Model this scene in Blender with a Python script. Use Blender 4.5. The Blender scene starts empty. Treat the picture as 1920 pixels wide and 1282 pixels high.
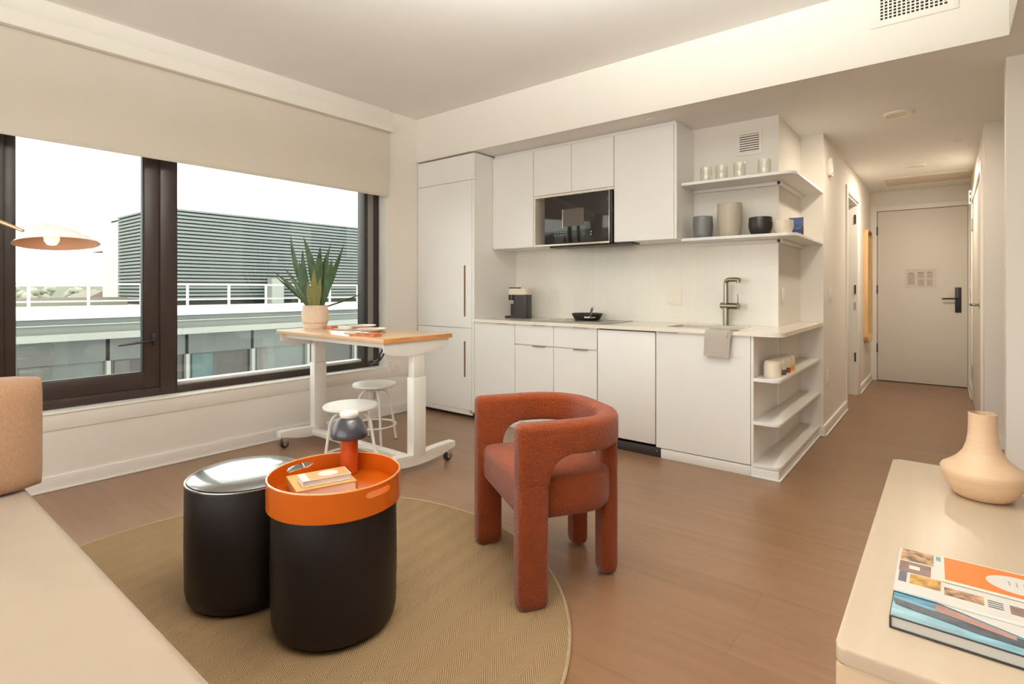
import bpy, bmesh, math, random
from mathutils import Vector, Matrix
random.seed(4)
SC = bpy.context.scene
COL = SC.collection
PI = math.pi

# ------------------------------------------------------------------ materials
def mat(name, col, rough=0.5, var=0.0, vscale=3.0, bump=0.0, bscale=60.0, metal=0.0, coat=0.0, spec=0.5,
        stretch=(1, 1, 1), emit=None, estr=0.0, sheen=0.0, trans=0.0, ior=1.45, bdist=0.01):
    m = bpy.data.materials.new(name); m.use_nodes = True
    nt = m.node_tree; N = nt.nodes; L = nt.links
    b = N['Principled BSDF']
    b.inputs['Base Color'].default_value = (*col, 1); b.inputs['Roughness'].default_value = rough
    b.inputs['Metallic'].default_value = metal; b.inputs['Coat Weight'].default_value = coat
    b.inputs['Coat Roughness'].default_value = 0.08
    b.inputs['Specular IOR Level'].default_value = spec; b.inputs['Sheen Weight'].default_value = sheen
    b.inputs['Transmission Weight'].default_value = trans; b.inputs['IOR'].default_value = ior
    if emit:
        b.inputs['Emission Color'].default_value = (*emit, 1); b.inputs['Emission Strength'].default_value = estr
    tc = N.new('ShaderNodeTexCoord'); mp = N.new('ShaderNodeMapping'); mp.inputs['Scale'].default_value = stretch
    L.new(tc.outputs['Object'], mp.inputs['Vector'])
    if var > 0 or bump == 0:
        nz = N.new('ShaderNodeTexNoise'); nz.inputs['Scale'].default_value = vscale; nz.inputs['Detail'].default_value = 4
        L.new(mp.outputs['Vector'], nz.inputs['Vector'])
        v = max(var, 0.004)
        rp = N.new('ShaderNodeValToRGB')
        rp.color_ramp.elements[0].position = 0.3; rp.color_ramp.elements[1].position = 0.7
        rp.color_ramp.elements[0].color = tuple(max(0, c * (1 - v)) for c in col) + (1,)
        rp.color_ramp.elements[1].color = tuple(min(1, c * (1 + v)) for c in col) + (1,)
        L.new(nz.outputs['Fac'], rp.inputs['Fac']); L.new(rp.outputs['Color'], b.inputs['Base Color'])
    if bump > 0:
        n2 = N.new('ShaderNodeTexNoise'); n2.inputs['Scale'].default_value = bscale; n2.inputs['Detail'].default_value = 3
        L.new(mp.outputs['Vector'], n2.inputs['Vector'])
        bp = N.new('ShaderNodeBump'); bp.inputs['Strength'].default_value = bump; bp.inputs['Distance'].default_value = bdist
        L.new(n2.outputs['Fac'], bp.inputs['Height']); L.new(bp.outputs['Normal'], b.inputs['Normal'])
    return m

def M2(m): return m.node_tree.nodes, m.node_tree.links, m.node_tree.nodes['Principled BSDF']

def wood_floor():
    m = mat('oak_planks', (0.36, 0.20, 0.115), 0.30, 0.10, 2.0, spec=0.6)
    N, L, b = M2(m)
    tc = N.new('ShaderNodeTexCoord'); mp = N.new('ShaderNodeMapping')
    L.new(tc.outputs['Object'], mp.inputs['Vector'])
    br = N.new('ShaderNodeTexBrick'); br.inputs['Scale'].default_value = 1.0
    br.inputs['Brick Width'].default_value = 1.5; br.inputs['Row Height'].default_value = 0.15
    br.inputs['Mortar Size'].default_value = 0.0012; br.inputs['Mortar Smooth'].default_value = 0.3
    br.inputs['Color1'].default_value = (0.258, 0.142, 0.078, 1); br.inputs['Color2'].default_value = (0.230, 0.124, 0.066, 1)
    br.inputs['Mortar'].default_value = (0.17, 0.09, 0.048, 1); br.offset = 0.37
    L.new(mp.outputs['Vector'], br.inputs['Vector'])
    mp2 = N.new('ShaderNodeMapping'); mp2.inputs['Scale'].default_value = (1.2, 16, 1)
    L.new(tc.outputs['Object'], mp2.inputs['Vector'])
    nz = N.new('ShaderNodeTexNoise'); nz.inputs['Scale'].default_value = 1.6; nz.inputs['Detail'].default_value = 6
    L.new(mp2.outputs['Vector'], nz.inputs['Vector'])
    rp = N.new('ShaderNodeValToRGB'); rp.color_ramp.elements[0].position = 0.3; rp.color_ramp.elements[1].position = 0.75
    rp.color_ramp.elements[0].color = (0.82, 0.80, 0.78, 1); rp.color_ramp.elements[1].color = (1.1, 1.1, 1.1, 1)
    L.new(nz.outputs['Fac'], rp.inputs['Fac'])
    mx = N.new('ShaderNodeMix'); mx.data_type = 'RGBA'; mx.blend_type = 'MULTIPLY'; mx.inputs['Factor'].default_value = 0.8
    L.new(br.outputs['Color'], mx.inputs['A']); L.new(rp.outputs['Color'], mx.inputs['B'])
    L.new(mx.outputs['Result'], b.inputs['Base Color'])
    return m

def rug_mat():
    m = mat('woven_jute', (0.42, 0.29, 0.16), 0.9, 0.05, 4.0, spec=0.15)
    N, L, b = M2(m)
    tc = N.new('ShaderNodeTexCoord'); mp = N.new('ShaderNodeMapping'); mp.inputs['Rotation'].default_value = (0, 0, math.radians(-8))
    L.new(tc.outputs['Object'], mp.inputs['Vector'])
    sx = N.new('ShaderNodeSeparateXYZ'); L.new(mp.outputs['Vector'], sx.inputs['Vector'])
    def mth(op, a, bb=None, v=None):
        n = N.new('ShaderNodeMath'); n.operation = op
        L.new(a, n.inputs[0])
        if bb is not None: L.new(bb, n.inputs[1])
        if v is not None: n.inputs[1].default_value = v
        return n.outputs[0]
    # zig-zag: triangle wave in x added to y, then stripes
    tri = mth('PINGPONG', sx.outputs['X'], v=0.055)
    s = mth('ADD', sx.outputs['Y'], mth('MULTIPLY', tri, v=1.6))
    st = mth('SINE', mth('MULTIPLY', s, v=2 * PI / 0.0125))
    rp = N.new('ShaderNodeValToRGB'); rp.color_ramp.elements[0].position = 0.18; rp.color_ramp.elements[1].position = 0.62
    rp.color_ramp.elements[0].color = (0.165, 0.095, 0.045, 1); rp.color_ramp.elements[1].color = (0.345, 0.235, 0.13, 1)
    k = mth('ADD', mth('MULTIPLY', st, v=0.5), v=0.5)
    L.new(k, rp.inputs['Fac']); L.new(rp.outputs['Color'], b.inputs['Base Color'])
    bp = N.new('ShaderNodeBump'); bp.inputs['Strength'].default_value = 0.5; bp.inputs['Distance'].default_value = 0.003
    L.new(k, bp.inputs['Height']); L.new(bp.outputs['Normal'], b.inputs['Normal'])
    return m

def tile_mat():
    m = mat('glazed_tile', (0.82, 0.785, 0.71), 0.22, 0.02, 2.0, spec=0.5)
    N, L, b = M2(m)
    tc = N.new('ShaderNodeTexCoord'); mp = N.new('ShaderNodeMapping')
    mp.inputs['Rotation'].default_value = (PI / 2, 0, 0); mp.inputs['Location'].default_value = (0.0, -0.05, 0)
    L.new(tc.outputs['Object'], mp.inputs['Vector'])
    br = N.new('ShaderNodeTexBrick'); br.offset = 0.0; br.inputs['Scale'].default_value = 1
    br.inputs['Brick Width'].default_value = 0.066; br.inputs['Row Height'].default_value = 0.2
    br.inputs['Mortar Size'].default_value = 0.0012; br.inputs['Mortar Smooth'].default_value = 0.4
    br.inputs['Color1'].default_value = (0.82, 0.785, 0.71, 1); br.inputs['Color2'].default_value = (0.805, 0.77, 0.695, 1)
    br.inputs['Mortar'].default_value = (0.75, 0.71, 0.635, 1)
    L.new(mp.outputs['Vector'], br.inputs['Vector']); L.new(br.outputs['Color'], b.inputs['Base Color'])
    return m

def butcher(name, cols, sx, sy, rough=0.35):
    m = mat(name, cols[0], rough, 0.1, 3.0)
    N, L, b = M2(m)
    tc = N.new('ShaderNodeTexCoord'); mp = N.new('ShaderNodeMapping'); mp.inputs['Scale'].default_value = (sx, sy, 30)
    L.new(tc.outputs['Object'], mp.inputs['Vector'])
    nz = N.new('ShaderNodeTexNoise'); nz.inputs['Scale'].default_value = 1; nz.inputs['Detail'].default_value = 5
    L.new(mp.outputs['Vector'], nz.inputs['Vector'])
    rp = N.new('ShaderNodeValToRGB'); rp.color_ramp.elements[0].position = 0.35; rp.color_ramp.elements[1].position = 0.65
    rp.color_ramp.elements[0].color = (*cols[0], 1); rp.color_ramp.elements[1].color = (*cols[1], 1)
    L.new(nz.outputs['Fac'], rp.inputs['Fac']); L.new(rp.outputs['Color'], b.inputs['Base Color'])
    return m

def glass_pane(name, tint=(0.93, 0.96, 0.94), refl=0.07):
    m = bpy.data.materials.new(name); m.use_nodes = True
    N = m.node_tree.nodes; L = m.node_tree.links; N.clear()
    o = N.new('ShaderNodeOutputMaterial'); t = N.new('ShaderNodeBsdfTransparent'); g = N.new('ShaderNodeBsdfGlossy')
    t.inputs['Color'].default_value = (*tint, 1); g.inputs['Roughness'].default_value = 0.0
    g.inputs['Color'].default_value = (0.9, 0.95, 0.93, 1)
    mx = N.new('ShaderNodeMixShader'); lw = N.new('ShaderNodeLayerWeight'); lw.inputs['Blend'].default_value = 0.25
    mr = N.new('ShaderNodeMapRange'); mr.inputs['To Min'].default_value = refl * 0.6; mr.inputs['To Max'].default_value = min(1, refl * 6)
    L.new(lw.outputs['Fresnel'], mr.inputs['Value']); L.new(mr.outputs['Result'], mx.inputs['Fac'])
    L.new(t.outputs[0], mx.inputs[1]); L.new(g.outputs[0], mx.inputs[2]); L.new(mx.outputs[0], o.inputs['Surface'])
    return m

def shade_fabric():
    m = mat('roller_fabric', (0.76, 0.70, 0.61), 0.9, 0.01, 2.0, bump=0.15, bscale=900, spec=0.1)
    N, L, b = M2(m)
    tr = N.new('ShaderNodeBsdfTranslucent'); tr.inputs['Color'].default_value = (0.70, 0.60, 0.47, 1)
    mx = N.new('ShaderNodeMixShader'); mx.inputs['Fac'].default_value = 0.16
    out = [n for n in N if n.type == 'OUTPUT_MATERIAL'][0]
    L.new(b.outputs[0], mx.inputs[1]); L.new(tr.outputs[0], mx.inputs[2]); L.new(mx.outputs[0], out.inputs['Surface'])
    return m

WALL = mat('wall_paint', (0.80, 0.765, 0.705), 0.75, 0.01, 1.5, bump=0.05, bscale=300, spec=0.25)
CEIL = mat('ceiling_paint', (0.83, 0.815, 0.785), 0.8, 0.01, 1.5, bump=0.05, bscale=200, spec=0.2)
TRIMM = mat('trim_paint', (0.82, 0.795, 0.75), 0.45, 0.01, 1.5)
REVEAL = mat('sill_paint', (0.84, 0.82, 0.76), 0.4, 0.01, 2)
CAB = mat('cabinet_laminate', (0.82, 0.805, 0.775), 0.34, 0.008, 2, spec=0.4)
CABIN = mat('cabinet_carcass', (0.79, 0.71, 0.60), 0.5, 0.02, 2)
QUARTZ = mat('quartz_counter', (0.82, 0.76, 0.67), 0.14, 0.03, 40, spec=0.5)
FLOOR = wood_floor(); RUG = rug_mat(); TILE = tile_mat()
RUGEDGE = mat('rug_binding', (0.375, 0.270, 0.158), 0.8, 0.08, 60, bump=0.3, bscale=300)
BRONZE = mat('bronze_aluminium', (0.032, 0.019, 0.015), 0.38, 0.05, 8, spec=0.5)
BRONZEL = mat('grey_aluminium', (0.20, 0.195, 0.18), 0.35, 0.03, 8)
GASKET = mat('gasket_rubber', (0.02, 0.018, 0.018), 0.5, 0.05, 20)
PANE = glass_pane('window_glass')
SHADE = shade_fabric()
BLACK = mat('black_plastic', (0.022, 0.018, 0.018), 0.35, 0.05, 20)
BLKGLOSS = mat('black_glass', (0.018, 0.013, 0.012), 0.06, 0.05, 5, spec=0.6)
STEEL = mat('brushed_steel', (0.52, 0.46, 0.38), 0.28, 0.05, 80, metal=1.0)
NICKEL = mat('nickel', (0.36, 0.30, 0.23), 0.25, 0.04, 60, metal=1.0)
CHROME = mat('chrome', (0.75, 0.75, 0.73), 0.12, 0.02, 60, metal=1.0)
BRASS = mat('brass', (0.72, 0.46, 0.24), 0.3, 0.03, 40, metal=1.0)
WHITEM = mat('white_powder_metal', (0.84, 0.82, 0.77), 0.35, 0.01, 10)
WHITEP = mat('white_plastic', (0.85, 0.81, 0.74), 0.4, 0.01, 10)
BOUCLE = mat('rust_boucle', (0.196, 0.035, 0.006), 0.95, 0.07, 90, bump=1.0, bscale=130, sheen=0.2, spec=0.1, bdist=0.006)
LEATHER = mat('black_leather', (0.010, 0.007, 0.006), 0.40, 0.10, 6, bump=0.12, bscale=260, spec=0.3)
LEATHTOP = mat('black_leather_lid_sheen', (0.040, 0.036, 0.033), 0.24, 0.10, 6, bump=0.08, bscale=260, spec=1.0, coat=1.0, ior=2.0)  # lid colour lightened and coat raised to imitate the window's reflection
ORANGE = mat('orange_lacquer', (0.520, 0.099, 0.004), 0.22, 0.02, 3, coat=0.4)
ORANGEM = mat('orange_red_enamel', (0.422, 0.058, 0.009), 0.35, 0.02, 3)
NAVY = mat('charcoal_enamel', (0.034, 0.032, 0.041), 0.3, 0.02, 3, coat=0.3)
LINEN = mat('cream_linen', (0.402, 0.320, 0.244), 0.9, 0.05, 2.5, bump=0.25, bscale=500, sheen=0.1, spec=0.15, bdist=0.002)
TWEED = mat('tan_weave', (0.422, 0.248, 0.149), 0.95, 0.10, 200, bump=0.5, bscale=420, sheen=0.2, spec=0.1, stretch=(1, 1, 0.35), bdist=0.003)
CONS = butcher('pale_maple', [(0.54, 0.43, 0.315), (0.57, 0.46, 0.34)], 30, 1.2, 0.33)
CONSF = butcher('honey_maple', [(0.56, 0.40, 0.245), (0.60, 0.445, 0.29)], 1.2, 30, 0.4)
DESKT = butcher('desk_beech', [(0.64, 0.42, 0.26), (0.70, 0.47, 0.30)], 1.5, 25, 0.22)
DESKE = butcher('desk_end_grain', [(0.46, 0.19, 0.05), (0.66, 0.30, 0.09)], 40, 5, 0.35)
POT = mat('speckled_clay', (0.70, 0.53, 0.39), 0.7, 0.05, 120)
SOIL = mat('potting_soil', (0.05, 0.03, 0.02), 1.0, 0.3, 90, bump=0.8, bscale=90)
LEAF = mat('snake_leaf', (0.035, 0.075, 0.022), 0.42, 0.45, 22, stretch=(1, 1, 0.5))
LEAFY = mat('snake_leaf_base', (0.15, 0.145, 0.03), 0.5, 0.35, 60, stretch=(1, 1, 3))
PORC = mat('cream_porcelain', (0.82, 0.72, 0.62), 0.3, 0.02, 8, coat=0.3)
CHARGER = mat('stoneware', (0.60, 0.45, 0.33), 0.5, 0.05, 30)
NAPKIN = mat('rust_linen', (0.62, 0.20, 0.09), 0.9, 0.12, 60, bump=0.4, bscale=300)
GREYCER = mat('grey_ceramic', (0.16, 0.16, 0.16), 0.35, 0.08, 10)
BEIGECER = mat('beige_ceramic', (0.44, 0.39, 0.31), 0.4, 0.05, 10)
BLKCER = mat('black_ceramic', (0.018, 0.013, 0.012), 0.3, 0.05, 10)
CREAMCER = mat('cream_ceramic', (0.76, 0.66, 0.53), 0.35, 0.03, 40)
TOWEL = mat('grey_towel', (0.48, 0.43, 0.375), 0.95, 0.04, 80, bump=0.5, bscale=400)
VASE = mat('blond_clay', (0.648, 0.453, 0.292), 0.45, 0.05, 3, stretch=(0.5, 0.5, 14), bump=0.15, bscale=12)
PAPER = mat('paper_edge', (0.78, 0.72, 0.62), 0.8, 0.06, 5, stretch=(1, 1, 300))
MUSTARD = mat('mustard_cover', (0.68, 0.38, 0.12), 0.6, 0.04, 30)
PEACH = mat('orange_print', (0.80, 0.34, 0.13), 0.5, 0.02, 10)
PORANGE = mat('bright_orange_print', (0.722, 0.169, 0.021), 0.45, 0.01, 10)
WHITEPR = mat('white_print', (0.722, 0.695, 0.651), 0.5, 0.01, 10)
GREYPR = mat('grey_print', (0.33, 0.30, 0.28), 0.5, 0.1, 40)
BLUEPR = mat('blue_print', (0.10, 0.26, 0.36), 0.4, 0.5, 18, stretch=(1, 5, 1))
DARKPR = mat('dark_print', (0.05, 0.06, 0.08), 0.4, 0.5, 40)
COLLA = mat('collage_print', (0.34, 0.20, 0.11), 0.5, 0.9, 60)
COLLB = mat('ochre_print', (0.50, 0.27, 0.06), 0.5, 0.6, 50)
BROWNPR = mat('brown_print', (0.20, 0.12, 0.10), 0.5, 0.3, 30)
ROSEPR = mat('rose_print', (0.36, 0.19, 0.16), 0.5, 0.2, 30)
NAVYPR = mat('navy_cover', (0.025, 0.05, 0.16), 0.5, 0.05, 10)
WOODF = mat('oak_frame', (0.72, 0.46, 0.22), 0.45, 0.12, 4, stretch=(8, 8, 1))
MIRROR = mat('silvered_glass', (0.85, 0.85, 0.82), 0.03, 0.01, 2, metal=1.0)
DOORP = mat('door_paint', (0.72, 0.68, 0.62), 0.5, 0.01, 2)
SHADEW = mat('lamp_white', (0.80, 0.80, 0.77), 0.4, 0.01, 5)
SHADEIN = mat('lamp_inner', (0.80, 0.50, 0.33), 0.5, 0.01, 5)
BULB = mat('bulb_glass', (0.9, 0.85, 0.78), 0.3, 0.01, 5, emit=(1.0, 0.85, 0.65), estr=1.2)
DIFF = mat('light_lens', (0.80, 0.70, 0.56), 0.4, 0.01, 5)
VENTDK = mat('duct_dark', (0.02, 0.015, 0.01), 0.8, 0.1, 20)
GLASSW = glass_pane('drinking_glass', (0.985, 0.98, 0.96), 0.07)
# outside
ELOUV = mat('louvre_white', (0.161, 0.185, 0.187), 0.6, 0.03, 0.4)
EDARK = mat('louvre_gap', (0.006, 0.008, 0.009), 0.9, 0.1, 1)
EWHITE = mat('render_white', (0.525, 0.512, 0.486), 0.8, 0.02, 0.5)
ETERR = mat('terrace_white', (0.576, 0.568, 0.544), 0.8, 0.02, 0.5)
EGREY = mat('fascia_grey', (0.102, 0.123, 0.119), 0.6, 0.05, 0.5)
EGREYL = mat('fascia_pale', (0.154, 0.168, 0.158), 0.6, 0.05, 0.5)
EBAND = mat('slab_edge', (0.271, 0.284, 0.263), 0.7, 0.03, 0.5)
EGLASS = mat('facade_glass', (0.081, 0.095, 0.091), 0.25, 0.25, 0.35)
EGLASSD = mat('facade_glass_dark', (0.045, 0.042, 0.040), 0.2, 0.35, 0.5)
ETEAL = mat('teal_curtain', (0.056, 0.099, 0.104), 0.6, 0.2, 1.0)
ECURT = mat('grey_curtain', (0.108, 0.105, 0.098), 0.8, 0.15, 1.2, stretch=(4, 4, 1))
ERAIL = mat('white_railing', (0.480, 0.472, 0.448), 0.5, 0.02, 1)
EGROUND = mat('distant_ground', (0.20, 0.195, 0.16), 0.9, 0.2, 0.05)
ETREE = mat('hazy_leaves', (0.304, 0.312, 0.248), 0.9, 0.25, 0.8)
EROOF = mat('brown_roof', (0.208, 0.168, 0.136), 0.8, 0.1, 1)
EPOST = mat('dark_grey', (0.072, 0.072, 0.067), 0.8, 0.05, 1)  # dark grey of the penthouse post, also used for tree trunks

# ------------------------------------------------------------------ mesh helper
class MB:
    def __init__(s): s.bm = bmesh.new(); s.mi = 0
    def _mark(s, faces):
        for f in faces: f.material_index = s.mi
    def poly(s, pts):
        f = s.bm.faces.new([s.bm.verts.new(p) for p in pts]); f.material_index = s.mi; return s
    def box(s, x0, y0, z0, x1, y1, z1, bev=0.0, seg=2):
        a, b = sorted((x0, x1)); c, d = sorted((y0, y1)); e, g = sorted((z0, z1))
        vs = [s.bm.verts.new(p) for p in ((a, c, e), (b, c, e), (b, d, e), (a, d, e), (a, c, g), (b, c, g), (b, d, g), (a, d, g))]
        fs = [s.bm.faces.new([vs[i] for i in q]) for q in ((0, 3, 2, 1), (4, 5, 6, 7), (0, 1, 5, 4), (1, 2, 6, 5), (2, 3, 7, 6), (3, 0, 4, 7))]
        s._mark(fs)
        if bev > 0:
            es = list({e2 for f in fs for e2 in f.edges})
            r = bmesh.ops.bevel(s.bm, geom=es, offset=bev, segments=seg, affect='EDGES', profile=0.5)
            s._mark(r['faces'])
        return s
    def ring(s, pts): return [s.bm.verts.new(p) for p in pts]
    def loft(s, rings, cap0=True, cap1=True, closed=True):
        rs = [s.ring(r) for r in rings]; n = len(rs[0]); fs = []
        for a, b in zip(rs, rs[1:]):
            for i in range(n if closed else n - 1):
                j = (i + 1) % n
                fs.append(s.bm.faces.new((a[i], a[j], b[j], b[i])))
        if cap0: fs.append(s.bm.faces.new(list(reversed(rs[0]))))
        if cap1: fs.append(s.bm.faces.new(rs[-1]))
        s._mark(fs); return s
    def lathe(s, prof, c=(0, 0, 0), n=40, sx=1.0, sy=1.0, hollow=False):
        rings = []
        for r, z in prof:
            rings.append([(c[0] + max(r, 1e-4) * sx * math.cos(2 * PI * i / n), c[1] + max(r, 1e-4) * sy * math.sin(2 * PI * i / n), c[2] + z) for i in range(n)])
        return s.loft(rings, not hollow, not hollow)
    def cyl(s, p0, p1, r0, r1=None, n=20):
        r1 = r0 if r1 is None else r1
        return s.tube([p0, p1], [r0, r1], n, smooth=False)
    def tube(s, pts, r, n=12, smooth=True, per=6, caps=True):
        P = [Vector(p) for p in pts]; R = r if isinstance(r, (list, tuple)) else [r] * len(P)
        if smooth and len(P) > 2:
            Q = []; RR = []
            ext = [2 * P[0] - P[1]] + P + [2 * P[-1] - P[-2]]
            for i in range(len(P) - 1):
                p0, p1, p2, p3 = ext[i:i + 4]
                for k in range(per):
                    t = k / per
                    Q.append(0.5 * ((2 * p1) + (p2 - p0) * t + (2 * p0 - 5 * p1 + 4 * p2 - p3) * t * t + (3 * p1 - p0 - 3 * p2 + p3) * t ** 3))
                    RR.append(R[i] * (1 - t) + R[i + 1] * t)
            Q.append(P[-1]); RR.append(R[-1]); P, R = Q, RR
        rings = []; up = None
        for i, p in enumerate(P):
            d = (P[min(i + 1, len(P) - 1)] - P[max(i - 1, 0)]).normalized()
            if up is None:
                up = d.orthogonal().normalized()
            else:
                up = (up - d * up.dot(d)); up = up.normalized() if up.length > 1e-6 else d.orthogonal().normalized()
            v = d.cross(up)
            rings.append([tuple(p + (up * math.cos(2 * PI * k / n) + v * math.sin(2 * PI * k / n)) * R[i]) for k in range(n)])
        return s.loft(rings, caps, caps)
    def torus(s, c, R, r, n=48, m=10, sx=1, sy=1):
        rings = []
        for i in range(n):
            a = 2 * PI * i / n
            rings.append(s.ring([(c[0] + (R + r * math.cos(2 * PI * k / m)) * math.cos(a) * sx, c[1] + (R + r * math.cos(2 * PI * k / m)) * math.sin(a) * sy, c[2] + r * math.sin(2 * PI * k / m)) for k in range(m)]))
        fs = []
        for i in range(n):
            a, b = rings[i], rings[(i + 1) % n]
            for k in range(m): fs.append(s.bm.faces.new((a[k], b[k], b[(k + 1) % m], a[(k + 1) % m])))
        s._mark(fs); return s
    def prism(s, pts, z0, z1, bev=0.0, seg=2):
        a = s.ring([(p[0], p[1], z0) for p in pts]); b = s.ring([(p[0], p[1], z1) for p in pts]); n = len(pts)
        fs = [s.bm.faces.new((a[i], a[(i + 1) % n], b[(i + 1) % n], b[i])) for i in range(n)]
        f0 = s.bm.faces.new(list(reversed(a))); f1 = s.bm.faces.new(b); fs += [f0, f1]; s._mark(fs)
        if bev > 0:
            r = bmesh.ops.bevel(s.bm, geom=list(f0.edges) + list(f1.edges), offset=bev, segments=seg, affect='EDGES', profile=0.5)
            s._mark(r['faces'])
        return s
    def xform(s, m):
        bmesh.ops.transform(s.bm, matrix=m, verts=s.bm.verts); return s

def rrect(x0, y0, x1, y1, r, n=6, rs=None):
    rs = rs or [r] * 4
    out = []
    for (cx, cy, a0, rr) in ((x1, y1, 0, rs[0]), (x0, y1, 90, rs[1]), (x0, y0, 180, rs[2]), (x1, y0, 270, rs[3])):
        sx = -1 if cx == x1 else 1; sy = -1 if cy == y1 else 1
        if rr <= 0: out.append((cx, cy)); continue
        for k in range(n + 1):
            a = math.radians(a0 + 90 * k / n)
            out.append((cx + sx * rr + rr * math.cos(a), cy + sy * rr + rr * math.sin(a)))
    return out

def tag(o, label=None, cat=None, group=None, kind=None):
    if label: o['label'] = label
    if cat: o['category'] = cat
    if group: o['group'] = group
    if kind: o['kind'] = kind
    return o

def thing(name, label, cat, loc=(0, 0, 0), rz=0.0, group=None):
    o = bpy.data.objects.new(name, None); COL.objects.link(o); o.location = loc; o.rotation_euler = (0, 0, rz)
    o.empty_display_size = 0.1
    return tag(o, label, cat, group)

def build(name, mb, m, parent=None, world=False, smooth=True, angle=35, label=None, mods=None, loc=None):
    bmesh.ops.recalc_face_normals(mb.bm, faces=mb.bm.faces)
    if world and parent is not None:
        off = Vector((0, 0, 0)); p = parent
        while p is not None: off += Vector(p.location); p = p.parent
        bmesh.ops.translate(mb.bm, verts=mb.bm.verts, vec=-off)
    me = bpy.data.meshes.new(name); mb.bm.to_mesh(me); mb.bm.free()
    for k in (m if isinstance(m, (list, tuple)) else [m]): me.materials.append(k)
    if smooth:
        me.shade_smooth(); me.set_sharp_from_angle(angle=math.radians(angle))
    o = bpy.data.objects.new(name, me); COL.objects.link(o)
    if parent is not None: o.parent = parent
    if loc: o.location = loc
    if label: o['label'] = label
    if mods == 'sub': md = o.modifiers.new('s', 'SUBSURF'); md.levels = 2; md.render_levels = 2
    return o

def struct(name, mb, m, parent=None, **k):
    o = build(name, mb, m, parent, **k)
    if parent is None: o['kind'] = 'structure'
    return o

def single(name, mb, m, label, cat, base, group=None, **k):
    """one-mesh thing: geometry given in world space, origin at base"""
    bmesh.ops.translate(mb.bm, verts=mb.bm.verts, vec=-Vector(base))
    o = build(name, mb, m, **k); o.location = base
    return tag(o, label, cat, group)

def copy_tree(o, parent=None):
    c = o.copy(); COL.objects.link(c); c.parent = parent
    for ch in list(o.children): copy_tree(ch, c)
    return c

# ------------------------------------------------------------------ key dimensions
XW = -4.08            # window wall inner face
YK = 3.60             # kitchen fronts
YB = 4.21             # backsplash wall
XA = -0.935           # end face of backsplash wall
YA = 4.95             # alcove back
XH = -0.77            # hall left wall
XR = 0.22             # hall right wall
YE = 8.42             # entry wall
HC = 2.84; HS = 2.42  # ceiling, soffit
XF = -4.18            # window frame face

# ------------------------------------------------------------------ shell
struct('floor', MB().box(-4.6, -2.4, -0.1, 2.2, 8.8, 0), FLOOR, smooth=False)
struct('ceiling', MB().box(-4.6, -2.4, HC, 2.2, 3.6, HC + 0.2), CEIL, smooth=False)
struct('ceiling_kitchen', MB().box(-4.6, 3.595, HS, 2.2, 8.8, HC + 0.2), CEIL, smooth=False)
struct('beam_kitchen', MB().box(-4.2, 3.585, HS - 0.001, 0.25, 3.5945, HC), WALL, smooth=False)
struct('ceiling_bay', MB().box(0.25, -2.4, HS, 2.2, 3.594, HC + 0.1), CEIL, smooth=False)
struct('beam_bay', MB().box(0.238, -2.4, HS - 0.001, 0.2495, 3.584, HC), WALL, smooth=False)
OPZ0, OPZ1, OPY0, OPY1 = 0.455, 2.5, -1.9, 3.22
w = MB()
w.box(-4.40, -2.4, 0, XW, 5.0, OPZ0 - 0.01).box(-4.40, -2.4, OPZ1, XW, 5.0, HC).box(-4.40, OPY1, OPZ0 - 0.01, XW, 5.0, OPZ1).box(-4.40, -2.4, OPZ0 - 0.01, XW, OPY0, OPZ1)
struct('wall_left', w, WALL, smooth=False)
struct('wall_kitchen', MB().box(-4.4, YB, 0, XA, YA, HS), WALL, smooth=False)
struct('wall_hall_left', MB().box(-2.2, YA, 0, XH, 6.22, HS).box(-2.2, 6.22, 2.14, XH, 7.12, HS).box(-0.90, 7.12, 0, XH, YE, HS), WALL, smooth=False)
struct('wall_bathroom', MB().box(-2.3, 6.2, 0, -2.2, 8.6, HS).box(-2.2, 7.9, 0, -0.9, 8.0, HS), WALL, smooth=False)
struct('wall_end', MB().box(-1.2, YE, 0, 1.2, YE + 0.15, HS), WALL, smooth=False)
struct('wall_hall_right', MB().box(XR, 5.37, 0, 2.0, 5.45, HS).box(XR, 5.45, 0, XR + 0.1, YE, HS), WALL, smooth=False)
struct('wall_pier', MB().box(0.25, 3.93, 0, 2.2, 4.05, HS), WALL, smooth=False)
struct('wall_right', MB().box(2.0, -2.4, 0, 2.15, 5.5, HC), WALL, smooth=False)
w = MB(); w.box(-4.4, -2.4, 0, 2.15, -2.25, 0.5).box(-4.4, -2.4, 2.6, 2.15, -2.25, HC).box(-4.4, -2.4, 0.5, -3.4, -2.25, 2.6).box(1.3, -2.4, 0.5, 2.15, -2.25, 2.6)
struct('wall_rear', w, WALL, smooth=False)
struct('trim_soffit', MB().box(-4.08, 3.575, HS, -3.34, 3.59, HS + 0.004), CEIL, smooth=False)

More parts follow.
